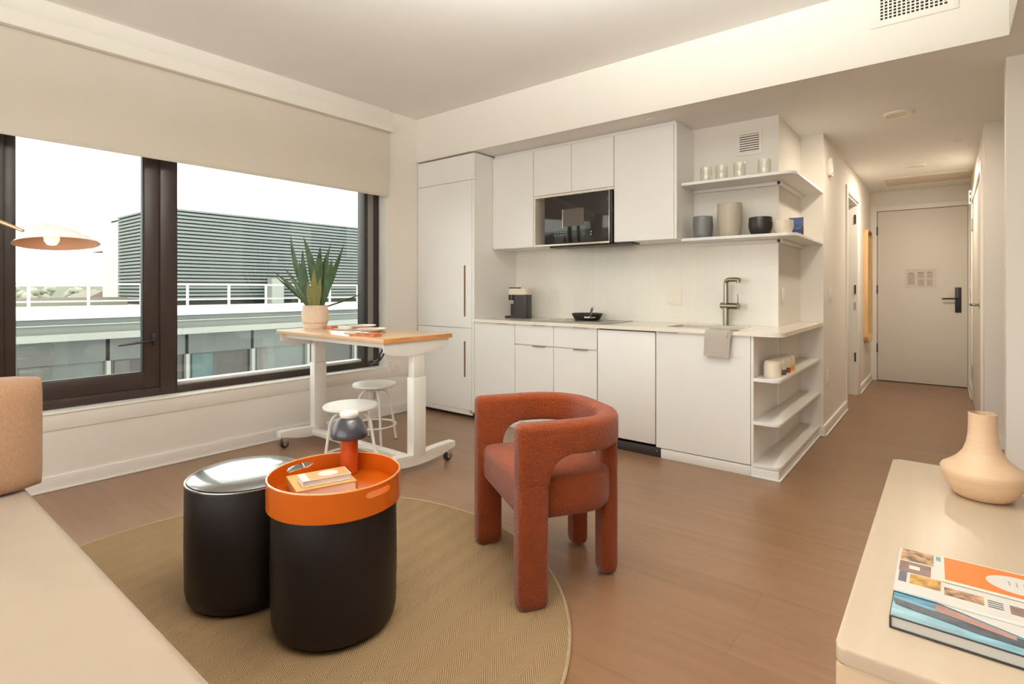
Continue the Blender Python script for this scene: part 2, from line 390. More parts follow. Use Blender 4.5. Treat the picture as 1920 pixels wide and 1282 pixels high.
# baseboards
def bb(name, boxes): 
    m = MB()
    for (x0, y0, x1, y1, ax) in boxes:
        m.box(x0, y0, 0, x1, y1, 0.085, 0.003)
        if ax == 'x+': m.box(x1, y0, 0, x1 + 0.011, y1, 0.013, 0.004)
        if ax == 'x-': m.box(x0 - 0.011, y0, 0, x0, y1, 0.013, 0.004)
        if ax == 'y-': m.box(x0, y0 - 0.011, 0, x1, y0, 0.013, 0.004)
    struct(name, m, TRIMM)
bb('baseboard_left', [(XW - 0.01, -2.2, XW + 0.013, 3.598, 'x+')])
bb('baseboard_hall', [(XH - 0.01, 4.94, XH + 0.014, 6.16, 'x+'), (XA - 0.0, 4.935, XH + 0.014, 4.951, 'y-'), (XH - 0.01, 7.19, XH + 0.014, YE, 'x+')])
bb('baseboard_right', [(XR, 5.356, 2.0, 5.38, 'y-'), (XR - 0.014, 5.37, XR + 0.01, 5.52, 'x-'), (XR - 0.014, 7.62, XR + 0.01, YE, 'x-')])

# trims below the window
struct('trim_1', MB().box(XW - 0.01, -2.2, 0.35, XW + 0.006, 3.598, OPZ0 - 0.012, 0.002), WALL)
sl = MB().box(-4.34, OPY0, OPZ0 - 0.012, XW + 0.012, OPY1, OPZ0, 0.003)
sl.box(-4.34, OPY1 - 0.004, OPZ0, XW + 0.002, OPY1 + 0.002, OPZ1)
struct('trim_2', sl, REVEAL)
struct('trim_3', MB().box(XW - 0.01, -2.2, 2.7125, XW + 0.03, 3.23, HC, 0.002), WALL)

# ------------------------------------------------------------------ windows
def prof_frame(name, y0, y1, z0, z1, wy0, wy1, wz0, wz1, x0, x1, m, parent=None, extra=None):
    b = MB()
    b.box(x0, y0, z0, x1, y0 + wy0, z1, 0.003).box(x0, y1 - wy1, z0, x1, y1, z1, 0.003)
    b.box(x0, y0 + wy0, z0, x1 - 0.0005, y1 - wy1, z0 + wz0, 0.0015).box(x0, y0 + wy0, z1 - wz1, x1 - 0.0005, y1 - wy1, z1, 0.0015)
    if extra: extra(b)
    return build(name, b, m, parent)
TOP = 2.5
def win_thing(name):
    o = bpy.data.objects.new(name, None); COL.objects.link(o); o['kind'] = 'structure'; return o
# operable sash on the left
w1 = win_thing('window_1')
prof_frame('frame', 0.50, 1.485, OPZ0, TOP, 0.10, 0.10, 0.055, 0.06, -4.30, XF, BRONZE, w1)
prof_frame('sash', 0.595, 1.395, 0.505, TOP - 0.05, 0.055, 0.10, 0.115, 0.08, -4.27, XF - 0.012, BRONZE, w1)
prof_frame('gasket', 0.648, 1.297, 0.617, TOP - 0.13, 0.006, 0.010, 0.008, 0.008, -4.235, XF - 0.02, GASKET, w1)
build('pane', MB().box(-4.236, 0.65, 0.618, -4.230, 1.297, TOP - 0.13), PANE, w1, smooth=False)
h = MB().box(XF - 0.012, 1.335, 0.80, XF + 0.006, 1.36, 0.88, 0.004)
build('lock_plate', h, BLACK, w1)
h = MB().tube([(XF + 0.012, 1.345, 0.835), (XF + 0.035, 1.31, 0.832), (XF + 0.04, 1.22, 0.822), (XF + 0.04, 1.135, 0.814)], [0.006, 0.008, 0.008, 0.006], 8)
build('handle', h, BLACK, w1)
# fixed pane on the right
w2 = win_thing('window_2')
def jamb(b): pass
prof_frame('frame', 1.4851, OPY1 - 0.015, OPZ0, TOP, 0.006, 0.15, 0.055, 0.06, -4.30, XF, BRONZE, w2)
build('jamb_face', MB().box(-4.21, 3.082, 0.513, XF + 0.002, 3.142, TOP - 0.06, 0.002), BRONZEL, w2)
build('gasket', MB().box(-4.24, 3.044, 0.51, XF + 0.001, 3.056, TOP - 0.06, 0.001), GASKET, w2)
build('pane', MB().box(-4.236, 1.492, 0.51, -4.230, 3.056, TOP - 0.06), PANE, w2, smooth=False)
build('sill_bead', MB().box(-4.30, 1.492, 0.50, -4.22, 3.05, 0.528, 0.004), REVEAL, w2)
# pane behind the camera side
w3 = win_thing('window_3')
prof_frame('frame', OPY0 + 0.01, 0.4999, OPZ0, TOP, 0.10, 0.06, 0.055, 0.06, -4.30, XF, BRONZE, w3)
build('pane', MB().box(-4.236, OPY0 + 0.1, 0.51, -4.230, 0.45, TOP - 0.06), PANE, w3, smooth=False)

# roller shade + fascia
sh = thing('roller_shade', 'wide cream roller blind lowered over the top of the dark-framed windows', 'blind', (XW + 0.03, 0.6, 2.029))
build('fabric', MB().box(XW + 0.029, -1.88, 2.045, XW + 0.031, 3.215, 2.70), SHADE, sh, world=True, smooth=False)
build('hem_bar', MB().box(XW + 0.025, -1.88, 2.029, XW + 0.035, 3.213, 2.053, 0.004), SHADE, sh, world=True)
build('fascia', MB().box(XW + 0.036, -2.0, 2.625, XW + 0.09, 3.232, 2.712, 0.002), WALL, sh, world=True)
build('end_cap', MB().box(XW + 0.001, 3.222, 2.627, XW + 0.0355, 3.232, 2.710, 0.001), WALL, sh, world=True)

# ------------------------------------------------------------------ kitchen
def door(parent, x0, x1, z0, z1, y=YK, name='door', m=CAB, gap=0.002, pull=None, t=0.019):
    b = MB().box(x0 + gap, y, z0 + gap, x1 - gap, y + t, z1 - gap, 0.0015, 1)
    d = build(name, b, m, parent, world=True)
    if pull:
        px0, px1, pz = pull
        p = MB().box(px0, y - 0.010, pz - 0.003, px1, y + 0.006, pz + 0.001, 0.001, 1)
        build('handle', p, BRASS if False else NICKEL, d, label='thin brass-toned edge pull').location = (0, 0, 0)
    return d
# fix: handles are sub-parts; build them relative to the same cabinet origin
def pull_on(d, parent, x0, x1, z, y=YK):
    off = Vector(parent.location)
    b = MB().box(x0, y - 0.012, z - 0.002, x1, y + 0.004, z + 0.002, 0.001, 1)
    bmesh.ops.translate(b.bm, verts=b.bm.verts, vec=-off)
    build('handle', b, NICKEL, d)

# tall fridge housing
fr = thing('fridge_cabinet', 'tall cream cabinet column hiding the fridge beside the window wall', 'cabinet', (-3.70, 3.9, 0))
XFL, XFR = XW + 0.004, -3.32
build('body', MB().box(XFL, YK + 0.021, 0.062, XFR, YB - 0.002, HS - 0.012, 0.001, 1), CAB, fr, world=True)
build('filler_panel', MB().box(XFL, YK, 2.17, XFR, YK + 0.019, HS - 0.014, 0.0015, 1), CAB, fr, world=True)
build('side_panel', MB().box(-3.349, YK, 0.062, XFR, YK + 0.019, 2.166, 0.001, 1), CAB, fr, world=True)
def fridge_door(z0, z1, hz0, hz1, lab):
    xh = -3.437; hw = 0.020
    b = MB()
    x0, x1 = XFL + 0.002, -3.352
    b.box(x0, YK, z0, xh - hw / 2, YK + 0.019, z1).box(xh + hw / 2, YK, z0, x1, YK + 0.019, z1)
    b.box(xh - hw / 2, YK, z0, xh + hw / 2, YK + 0.019, hz0).box(xh - hw / 2, YK, hz1, xh + hw / 2, YK + 0.019, z1)
    d = build('door', b, CAB, fr, world=True, smooth=False, label=lab)
    b = MB().box(xh - hw / 2, YK + 0.016, hz0, xh + hw / 2, YK + 0.0185, hz1)
    b.mi = 1; b.box(xh - hw / 2 - 0.001, YK - 0.002, hz0, xh - hw / 2 + 0.002, YK + 0.017, hz1)
    bmesh.ops.translate(b.bm, verts=b.bm.verts, vec=-Vector(fr.location))
    build('handle', b, [CAB, mat('pull_edge', (0.30, 0.17, 0.09), 0.4, 0.05, 9)], d, smooth=False, label='recessed finger pull with a dark edge')
fridge_door(0.824, 2.166, 0.925, 1.392, 'tall upper fridge door')
fridge_door(0.075, 0.818, 0.372, 0.698, 'lower freezer door')
build('toe_grille', MB().box(XFL + 0.02, YK + 0.006, 0.030, -3.35, YK + 0.03, 0.072, 0.002), WHITEM, fr, world=True)
build('hinge', MB().box(XFL + 0.03, YK - 0.002, 0.052, XFL + 0.05, YK + 0.02, 0.076, 0.002), BRASS, fr, world=True)
build('hinge', MB().box(-3.375, YK - 0.002, 0.052, -3.355, YK + 0.02, 0.076, 0.002), BRASS, fr, world=True)
build('toe_kick', MB().box(XFL + 0.02, YK + 0.05, 0.0, XFR, YK + 0.06, 0.065), BLACK, fr, world=True)

# base cabinets
ZC = 0.882
def base_cab(name, label, x0, x1):
    t = thing(name, label, 'cabinet', ((x0 + x1) / 2, 3.9, 0), group='base cabinets under the worktop')
    build('body', MB().box(x0 + 0.001, YK + 0.021, 0.06, x1 - 0.001, YB - 0.004, ZC - 0.002), CABIN, t, world=True, smooth=False)
    build('toe_kick', MB().box(x0 + 0.001, YK + 0.002, 0, x1 - 0.001, YK + 0.018, 0.058, 0.002), CAB, t, world=True)
    return t
c1 = base_cab('base_cabinet', 'narrow single-door cream base cabinet next to the tall fridge column', -3.318, -2.856)
d = door(c1, -3.318, -2.856, 0.062, ZC); pull_on(d, c1, -3.05, -2.93, ZC - 0.003)
c2 = base_cab('base_cabinet', 'cream base cabinet with two drawers above two doors', -2.855, -2.062)
for (a, b2) in ((-2.855, -2.460), (-2.459, -2.062)):
    mid = (a + b2) / 2
    d = door(c2, a, b2, 0.713, ZC, name='drawer'); pull_on(d, c2, mid - 0.01, mid + 0.12, ZC - 0.003)
    d = door(c2, a, b2, 0.062, 0.709); pull_on(d, c2, mid - 0.01, mid + 0.12, 0.706)
dw = thing('dishwasher', 'cream-fronted dishwasher with a black toe plate under the worktop', 'dishwasher', (-1.83, 3.9, 0))
build('body', MB().box(-2.059, YK + 0.031, 0.10, -1.594, YB - 0.004, ZC - 0.002), BLACK, dw, world=True, smooth=False)
build('door', MB().box(-2.056, YK, 0.085, -1.598, YK + 0.019, ZC - 0.010, 0.002, 2), CAB, dw, world=True)
build('toe_plate', MB().box(-2.06, YK + 0.004, 0.0, -1.557, YK + 0.018, 0.066, 0.002), BLACK, dw, world=True)
build('screw', MB().cyl((-1.585, YK + 0.001, 0.045), (-1.585, YK + 0.0038, 0.045), 0.005, n=10), CHROME, dw, world=True)
c3 = thing('sink_cabinet', 'wide single-door cream cabinet under the sink', 'cabinet', (-1.27, 3.9, 0), group='base cabinets under the worktop')
b = MB().box(-1.589, YK + 0.021, 0.085, -1.575, YB - 0.004, ZC - 0.002).box(-0.965, YK + 0.021, 0.085, -0.9615, YB - 0.004, ZC - 0.002).box(-1.589, YK + 0.021, 0.085, -0.9615, YB - 0.004, 0.10)
build('body', b, CABIN, c3, world=True, smooth=False)
d = door(c3, -1.592, -0.9615, 0.068, ZC); pull_on(d, c3, -1.57, -1.43, ZC - 0.003)
build('toe_kick', MB().box(-1.555, YK + 0.0, 0, -0.9615, YK + 0.018, 0.064, 0.002), CAB, c3, world=True)

# open end shelves
os_ = thing('open_shelf_unit', 'open end shelving with rounded corners under the worktop', 'shelf unit', (-0.87, 4.25, 0))
XS0, XS1 = -0.960, -0.792
build('side_panel', MB().box(XS0, YK - 0.002, 0.06, XS0 + 0.016, YA - 0.003, ZC - 0.002, 0.001, 1), CAB, os_, world=True)
def shelf_poly(x0, x1, y0, y1, r): return rrect(x0, y0, x1, y1, r, 8, [0, 0, 0, r])
for z in (0.598, 0.328, 0.062):
    build('shelf', MB().prism(shelf_poly(XS0 + 0.016, XS1, YK - 0.002, YA - 0.003, 0.045), z, z + 0.022, 0.003), CAB, os_, world=True)
build('plinth', MB().box(XS0, YK, 0, XS1 - 0.006, YA - 0.004, 0.060, 0.002).box(XS1 - 0.006, YK - 0.008, 0, XS1 + 0.006, YA - 0.02, 0.013, 0.004).box(XS0 + 0.001, YK - 0.010, 0, XS1 + 0.004, YK, 0.013, 0.004), CAB, os_, world=True)

# worktop with sink cut-out
wt = thing('worktop', 'continuous pale quartz kitchen worktop with a rounded corner', 'countertop', (-2.1, 3.9, ZC))
YF = YK - 0.022
SKX0, SKX1, SKY0, SKY1 = -1.575, -1.075, 3.74, 4.06
b = MB()
zt = 0.908
b.prism([(XFR + 0.001, YF), (SKX0, YF), (SKX0, YB - 0.001), (XFR + 0.001, YB - 0.001)], ZC, zt)
b.prism([(SKX0, YF), (SKX1, YF), (SKX1, SKY0), (SKX0, SKY0)], ZC, zt)
b.prism([(SKX0, SKY1), (SKX1, SKY1), (SKX1, YB - 0.001), (SKX0, YB - 0.001)], ZC, zt)
xr = -0.772; r = 0.075
pts = [(SKX1, YF)] + [(xr - r + r * math.sin(math.radians(a)), YF + r - r * math.cos(math.radians(a))) for a in range(0, 91, 10)]
pts += [(xr, YA - 0.003), (XA + 0.001, YA - 0.003), (XA + 0.001, YB - 0.001), (SKX1, YB - 0.001)]
b.prism(pts, ZC, zt)
bmesh.ops.remove_doubles(b.bm, verts=b.bm.verts, dist=1e-5)
build('slab', b, QUARTZ, wt, world=True, angle=25)
sk = thing('sink', 'undermount stainless sink bowl let into the worktop', 'sink', ((SKX0 + SKX1) / 2, 3.9, 0.75))
b = MB()
o1 = rrect(SKX0 + 0.002, SKY0 + 0.002, SKX1 - 0.002, SKY1 - 0.002, 0.03); o2 = rrect(SKX0 + 0.02, SKY0 + 0.02, SKX1 - 0.02, SKY1 - 0.02, 0.04)
b.loft([[(x, y, 0.8815) for x, y in o1], [(x, y, 0.78) for x, y in o1], [(x, y, 0.76) for x, y in o2]], cap0=False)
build('bowl', b, STEEL, sk, world=True)
build('drain', MB().cyl((-1.32, 3.9, 0.761), (-1.32, 3.9, 0.764), 0.03), CHROME, sk, world=True)

# cooktop
ck = thing('cooktop', 'flat grey glass cooktop set into the worktop below the microwave', 'cooktop', (-2.37, 3.9, zt))
build('glass', MB().prism(rrect(-2.70, 3.655, -2.03, 4.15, 0.01), zt + 0.0003, zt + 0.0045, 0.001), mat('cooktop_glass', (0.25, 0.225, 0.19), 0.12, 0.03, 5), ck, world=True)
for (x, y, r) in ((-2.53, 3.79, 0.085), (-2.20, 3.79, 0.075), (-2.53, 4.02, 0.07), (-2.20, 4.02, 0.085)):
    build('burner_ring', MB().torus((x, y, zt + 0.0046), r, 0.0008, 40, 4), GREYPR, ck, world=True)

# upper cabinets
YU = 3.85; ZU0, ZU1 = 1.545, HS - 0.022
def upper(label, x0, x1):
    return thing('wall_cabinet', label, 'cabinet', ((x0 + x1) / 2, 4.03, ZU0), group='upper kitchen cabinets')
u1 = upper('upper cream cabinet nearest the tall fridge column, one narrow door', -3.318, -2.845)
build('body', MB().box(-3.317, YU + 0.02, ZU0, -2.846, YB - 0.002, ZU1), CAB, u1, world=True, smooth=False)
door(u1, -3.318, -2.845, ZU0, ZU1 - 0.008, YU)
u2 = upper('upper cream cabinet with two short doors above the black microwave', -2.843, -2.055)
XN0, XN1 = -2.843, -2.055
b = MB().box(XN0, YU + 0.02, 1.985, XN1, YB - 0.002, ZU1)
b.box(XN0, YU + 0.003, ZU0, XN0 + 0.018, YB - 0.002, 1.986).box(XN0 + 0.018, YU + 0.003, 1.968, XN1, YB - 0.002, 1.986).box(XN0 + 0.018, YU + 0.003, ZU0, -2.716, YB - 0.002, ZU0 + 0.018)
build('body', b, CABIN, u2, world=True, smooth=False)
door(u2, XN0, -2.449, 1.988, ZU1 - 0.008, YU); door(u2, -2.448, XN1, 1.988, ZU1 - 0.008, YU)
u3 = upper('widest upper cream cabinet, to the right of the microwave', -2.053, -1.545)
build('body', MB().box(-2.052, YU + 0.02, ZU0, -1.546, YB - 0.002, ZU1), CAB, u3, world=True, smooth=False)
build('side_panel', MB().box(-1.560, YU, ZU0, -1.541, YU + 0.02, ZU1 - 0.008, 0.001, 1), CAB, u3, world=True)
door(u3, -2.053, -1.561, ZU0, ZU1 - 0.008, YU)
struct('trim_4', MB().box(-3.318, YU + 0.03, ZU1, -1.56, YB - 0.002, HS), CEIL, smooth=False)

# microwave
mw = thing('microwave', 'black glass over-range microwave with steel trim in the wall cabinets', 'microwave', (-2.39, 4.0, 1.52))
MX0, MX1, MZ0, MZ1, MY = -2.712, -2.062, 1.556, 1.962, 3.835
build('body', MB().box(MX0 + 0.004, MY + 0.03, 1.548, MX1 - 0.002, YB - 0.01, MZ1 - 0.004), BLACK, mw, world=True, smooth=False)
dr = build('door', MB().box(MX0, MY, MZ0 + 0.006, MX1 - 0.030, MY + 0.028, MZ1, 0.002), BLKGLOSS, mw, world=True)
def on(parent, b):
    off = Vector(mw.location); bmesh.ops.translate(b.bm, verts=b.bm.verts, vec=-off); return b
b = MB(); b.box(-2.522, MY - 0.0012, 1.700, -2.318, MY + 0.001, 1.845)
build('window_panel', on(mw, b), mat('microwave_window', (0.10, 0.082, 0.070), 0.1, 0.05, 4), dr, smooth=False)
build('reflection_strip', on(mw, MB().box(-2.530, MY - 0.002, 1.69, -2.523, MY + 0.001, 1.845)), CHROME, dr, smooth=False)
b = MB()
for i in range(5):
    for j in range(2): b.box(-2.607 + i * 0.027, MY - 0.001, 1.628 + j * 0.024, -2.597 + i * 0.027, MY + 0.001, 1.633 + j * 0.024)
build('touch_keys', on(mw, b), mat('key_print', (0.45, 0.42, 0.40), 0.5, 0.1, 5), dr, smooth=False)  # small touch-key dots on the microwave door
for zz in (1.640, 1.618): build('button', on(mw, MB().box(-2.255, MY - 0.001, zz, -2.247, MY + 0.001, zz + 0.008)), WHITEP, dr, smooth=False)
build('handle_strip', MB().box(MX1 - 0.028, MY - 0.004, MZ0, MX1 - 0.020, MY + 0.03, MZ1, 0.001), STEEL, mw, world=True)
build('side_post', MB().box(MX1 - 0.018, MY + 0.002, 1.545, MX1, MY + 0.03, MZ1 + 0.004, 0.001), BLACK, mw, world=True)
build('lower_trim', MB().box(MX0, MY - 0.006, 1.542, MX1 - 0.020, MY + 0.03, MZ0 + 0.004, 0.003), STEEL, mw, world=True)
build('grease_filter', MB().box(MX0 + 0.04, MY + 0.02, 1.528, -1.90, MY + 0.16, 1.541, 0.003), BLACK, mw, world=True)

# backsplash
struct('trim_5', MB().box(XFR + 0.001, YB - 0.008, zt + 0.0005, XA, YB + 0.001, ZU0 - 0.001), [TILE], smooth=False)

# wall shelves (wrap around the wall end)
def wall_shelf(z, label):
    t = thing('wall_shelf', label, 'shelf', (-1.15, 4.2, z), group='floating corner shelves')
    x0, x1, y0 = -1.538, -0.772, 3.93; r = 0.07
    pts = [(x0, y0)] + [(x1 - r + r * math.sin(math.radians(a)), y0 + r - r * math.cos(math.radians(a))) for a in range(0, 91, 10)]
    pts += [(x1, YA - 0.002), (XA + 0.002, YA - 0.002), (XA + 0.002, YB - 0.01), (x0, YB - 0.01)]
    build('board', MB().prism(pts, z - 0.02, z, 0.002), CAB, t, world=True)
    b = MB().box(x0, YB - 0.040, z - 0.045, XA + 0.002, YB - 0.010, z - 0.0205, 0.002).box(XA + 0.002, YB - 0.04, z - 0.045, XA + 0.03, YA - 0.002, z - 0.0205, 0.002)
    build('bracket', b, CAB, t, world=True)
    build('bracket_cap', MB().cyl((XA + 0.01, YB - 0.047, z - 0.034), (XA + 0.01, YB - 0.041, z - 0.034), 0.011, n=16), BLACK, t, world=True)
    return t
wall_shelf(1.962, 'upper floating corner shelf holding four clear glasses')
wall_shelf(1.552, 'lower floating corner shelf holding dark and pale pots')

# vessels
def cupshape(R, H, foot=0.9, bulge=1.03, t=0.006, n=40, flat_top=False):
    p = [(0, 0), (R * foot * 0.9, 0), (R * foot, 0.006), (R * (foot + bulge) / 2, H * 0.22), (R * bulge, H * 0.5), (R * 1.0, H * 0.85), (R * 0.985, H - 0.002),
         (R * 0.98 - t * 0.5, H), (R - t, H - 0.003), (R * bulge - t, H * 0.5), (R * foot - t, H * 0.12 + 0.006), (0, H * 0.12)]
    return MB().lathe(p, n=n)
def pot_thing(name, label, cat, x, y, z, R, H, m, foot=0.9, group=None, lid=False):
    t = thing(name, label, cat, (x, y, z + 0.0008), 0, group)
    build('body', cupshape(R, H, foot), m, t, angle=50)
    return t
SG = 'pots on the lower floating shelf'
def one_pot(name, label, cat, x, y, z, R, H, m, foot=0.9, group=SG):
    o = build(name, cupshape(R, H, foot), m, angle=50); o.location = (x, y, z + 0.0008); return tag(o, label, cat, group)
one_pot('ceramic_pot', 'dark grey ceramic pot beside the wall cabinet on the lower shelf', 'pot', -1.417, 4.04, 1.552, 0.070, 0.162, GREYCER)
one_pot('canister', 'tall beige ceramic canister, the tallest vessel on the shelf', 'canister', -1.222, 4.04, 1.552, 0.085, 0.242, BEIGECER, 0.84)
one_pot('ceramic_bowl', 'glossy black ceramic bowl on the lower floating shelf', 'bowl', -1.014, 4.04, 1.552, 0.076, 0.124, BLKCER, 0.82)
one_pot('ceramic_bowl', 'small cream bowl in front of the navy box on the shelf', 'bowl', -0.862, 4.02, 1.552, 0.060, 0.090, CREAMCER, 0.78)
bk = thing('gift_box', 'small navy box with a white scribble behind the cream bowl', 'box', (-0.815, 4.25, 1.5528))
build('lid', MB().box(-0.060, -0.012, 0, 0.030, -0.002, 0.128, 0.001), NAVYPR, bk, label='navy front face')
build('base', MB().box(-0.060, -0.0018, 0, 0.031, 0.012, 0.128, 0.001), MUSTARD, bk, label='yellow and white edge')
build('drawing', MB().tube([(-0.03, -0.0128, 0.052), (-0.012, -0.0128, 0.050), (0.004, -0.0128, 0.054), (0.018, -0.0128, 0.064)], 0.0016, 6), WHITEPR, bk)
build('sticker', MB().box(-0.014, -0.0132, 0.0, 0.016, -0.0122, 0.016), WHITEPR, bk, smooth=False)

# clear glasses
g0 = None
for i, (x, lab) in enumerate(((-1.389, 'clear tumbler on the upper shelf, closest to the wall cabinet'), (-1.277, 'clear tumbler on the upper shelf, second from the wall cabinet'),
                              (-1.151, 'clear tumbler on the upper shelf, under the left end of the louvred vent'), (-0.987, 'clear tumbler on the upper shelf, closest to the open corner'))):
    if g0 is None:
        p = [(0, 0), (0.036, 0), (0.039, 0.004), (0.044, 0.05), (0.042, 0.112), (0.0405, 0.113), (0.041, 0.108), (0.0425, 0.05), (0.037, 0.012), (0, 0.012)]
        g0 = build('drinking_glass', MB().lathe(p, n=32), GLASSW, angle=50); o = g0
    else:
        o = g0.copy(); COL.objects.link(o)
    o.location = (x, 4.03, 1.9625); tag(o, lab, 'glass', 'tumblers on the upper shelf')

# mugs upside down on the open shelves
def mug(label, y, band):
    t = thing('mug', label, 'mug', (-0.866, y, 0.6205), 0, 'upturned mugs on the open end shelf')
    R = 0.052
    build('body', MB().lathe([(0, 0.034), (R, 0.034), (R * 1.0, 0.06), (R * 0.95, 0.085), (R * 0.82, 0.099), (R * 0.5, 0.104), (0, 0.104)]), CREAMCER, t, angle=50)
    build('rim_band', MB().lathe([(0, 0.0), (R * 0.97, 0.0), (R, 0.004), (R, 0.034), (0, 0.0341)]), band, t, angle=50)
BANDG = mat('slate_glaze', (0.09, 0.09, 0.08), 0.5, 0.05, 20); BANDR = mat('brick_glaze', (0.30, 0.06, 0.02), 0.5, 0.05, 20); BANDY = mat('yolk_glaze', (0.80, 0.36, 0.01), 0.5, 0.05, 20)
mug('all-cream upturned mug at the rounded shelf corner', 3.735, CREAMCER)
mug('upturned cream mug with a slate grey band', 3.865, BANDG)
mug('upturned cream mug with a brick red band', 3.995, BANDR)
mug('upturned cream mug with a yellow band', 4.125, BANDY)

# faucet
fc = thing('faucet', 'brushed nickel gooseneck faucet with side lever behind the sink', 'faucet', (-1.275, 4.125, zt))
build('base', MB().cyl((0, 0, 0), (0, 0, 0.145), 0.021), NICKEL, fc)
build('valve_body', MB().cyl((-0.035, 0.01, 0.145), (0.10, -0.035, 0.145), 0.024), NICKEL, fc)
build('spout', MB().tube([(0, 0, 0.15), (0, 0, 0.26), (0, 0, 0.315), (0.012, -0.005, 0.333), (0.035, -0.012, 0.338), (0.075, -0.03, 0.338), (0.105, -0.042, 0.334)], [0.0165, 0.0165, 0.0165, 0.0165, 0.0165, 0.0165, 0.0175], 14), NICKEL, fc)
build('nozzle', MB().cyl((0.098, -0.040, 0.335), (0.100, -0.040, 0.312), 0.014), NICKEL, fc)
build('lever', MB().tube([(0.092, -0.032, 0.165), (0.094, -0.034, 0.20), (0.090, -0.034, 0.235)], [0.005, 0.004, 0.003], 8), NICKEL, fc)

# towel
tw = MB()
def towel_layer(b, x0, x1, y_in, zlow, th, dx):
    prof = [(y_in, zt + 0.0015), (YF + 0.02, zt + 0.0015), (YF - 0.002, zt + 0.001), (YF - 0.008, zt - 0.010), (YF - 0.010, zt - 0.05), (YF - 0.013, zlow)]
    n = 10; top = []; bot = []
    for k in range(n + 1):
        u = k / n; ra = []; rb = []
        for q, (y, z) in enumerate(prof):
            drop = q / (len(prof) - 1)
            x = x0 + (x1 - x0) * u + dx * drop * (0.4 + 0.6 * u) ; wv = 0.002 * math.sin(u * 9 + q) * (q > 3)
            ra.append((x, y - (0 if q < 3 else th) + (-0.0) + wv, z + (th if q < 3 else 0))); rb.append((x, y + wv, z - 0 * th))
        top.append(ra); bot.append(rb)
    loops = [a + list(reversed(c)) for a, c in zip(top, bot)]
    b.loft(loops)
tw = thing('dish_towel', 'folded grey dish towel hanging over the worktop edge by the sink', 'towel', (-1.13, YF, zt))
b = MB(); towel_layer(b, -1.225, -1.065, 3.67, 0.742, 0.005, -0.045); build('front_layer', b, TOWEL, tw, world=True)
b = MB(); towel_layer(b, -1.205, -1.045, 3.66, 0.732, 0.0028, -0.038); build('back_layer', b, TOWEL, tw, world=True)

# coffee maker
cm = thing('coffee_maker', 'small single-serve coffee maker, black with a cream top, by the fridge column', 'coffee maker', (-3.08, 3.98, zt + 0.0006), math.radians(8))
build('base', MB().prism(rrect(-0.15, -0.06, 0.09, 0.06, 0.02), 0.0, 0.018, 0.003), BLACK, cm)
build('body', MB().prism(rrect(-0.06, -0.058, 0.088, 0.058, 0.025), 0.018, 0.215, 0.003), mat('coffee_black', (0.035, 0.025, 0.025), 0.4, 0.03, 9), cm)
build('brew_head', MB().prism(rrect(-0.115, -0.056, -0.058, 0.056, 0.025), 0.165, 0.215, 0.004), BLACK, cm)
build('top_housing', MB().prism(rrect(-0.115, -0.060, 0.090, 0.060, 0.028), 0.2155, 0.272, 0.006), CREAMCER, cm)
build('lid', MB().prism(rrect(-0.112, -0.05, -0.02, 0.05, 0.02), 0.2725, 0.283, 0.003), BLACK, cm)
build('carafe', MB().lathe([(0, 0.0185), (0.030, 0.0185), (0.033, 0.03), (0.033, 0.13), (0, 0.131)], (-0.095 + 0.03, -0.02, 0)), BLACK, cm)

# frying pan
fp = thing('frying_pan', 'black frying pan with steel handle resting on the cooktop', 'pan', (-2.395, 3.99, zt + 0.005))
build('body', MB().lathe([(0, 0), (0.098, 0), (0.108, 0.006), (0.128, 0.045), (0.133, 0.056), (0.130, 0.057), (0.124, 0.046), (0.104, 0.009), (0, 0.007)], n=48), mat('nonstick', (0.02, 0.02, 0.018), 0.35, 0.05, 20), fp)
dv = Vector((0.64, -0.77, 0)).normalized(); dp = Vector((0.77, 0.64, 0))
hp = lambda r, z: tuple(dv * r + Vector((0, 0, z)))
build('handle_bracket', MB().tube([tuple(dv * 0.130 - dp * 0.045 + Vector((0, 0, 0.03))), tuple(dv * 0.139 + Vector((0, 0, 0.028))), tuple(dv * 0.130 + dp * 0.045 + Vector((0, 0, 0.03)))], 0.011, 10), CHROME, fp)
build('handle', MB().tube([hp(0.14, 0.03), hp(0.17, 0.045), hp(0.22, 0.085), hp(0.27, 0.112), hp(0.31, 0.116)], [0.008, 0.007, 0.009, 0.012, 0.010], 10), CHROME, fp)
fp.location = (-2.395, 4.015, zt + 0.005)

# wall plates
def plate(name, label, cat, axis, pos, w, h, holes=True, m=WHITEP, group=None, rocker=2):
    t = thing(name, label, cat, pos, 0, group)
    if axis == 'y':   # on a wall facing -y
        build('plate', MB().box(-w / 2, -0.006, -h / 2, w / 2, 0.0, h / 2, 0.002), m, t)
        for i in range(rocker):
            cx = (i - (rocker - 1) / 2) * 0.046
            build('rocker', MB().box(cx - 0.016, -0.0085, -0.033, cx + 0.016, -0.0062, 0.033, 0.001), m, t)
    else:
        build('plate', MB().box(0, -w / 2, -h / 2, 0.006, w / 2, h / 2, 0.002), m, t)
        for i in range(rocker):
            cy = (i - (rocker - 1) / 2) * 0.046
            build('rocker', MB().box(0.0062, cy - 0.016, -0.033, 0.009, cy + 0.016, 0.033, 0.001), m, t)
    return t
IVORY = mat('ivory_plastic', (0.82, 0.77, 0.67), 0.4, 0.01, 10)
plate('wall_switch', 'double ivory switch plate on the tiled backsplash', 'switch', 'y', (-1.70, YB - 0.0085, 1.113), 0.118, 0.118, m=IVORY)
plate('wall_switch', 'single switch plate on the end face of the backsplash wall', 'switch', 'x', (XA + 0.0005, 4.33, 1.126), 0.072, 0.115, rocker=1)
plate('wall_switch', 'white switch plate on the hallway wall above the low outlet', 'switch', 'x', (XH + 0.0005, 5.26, 1.13), 0.072, 0.118, rocker=1)
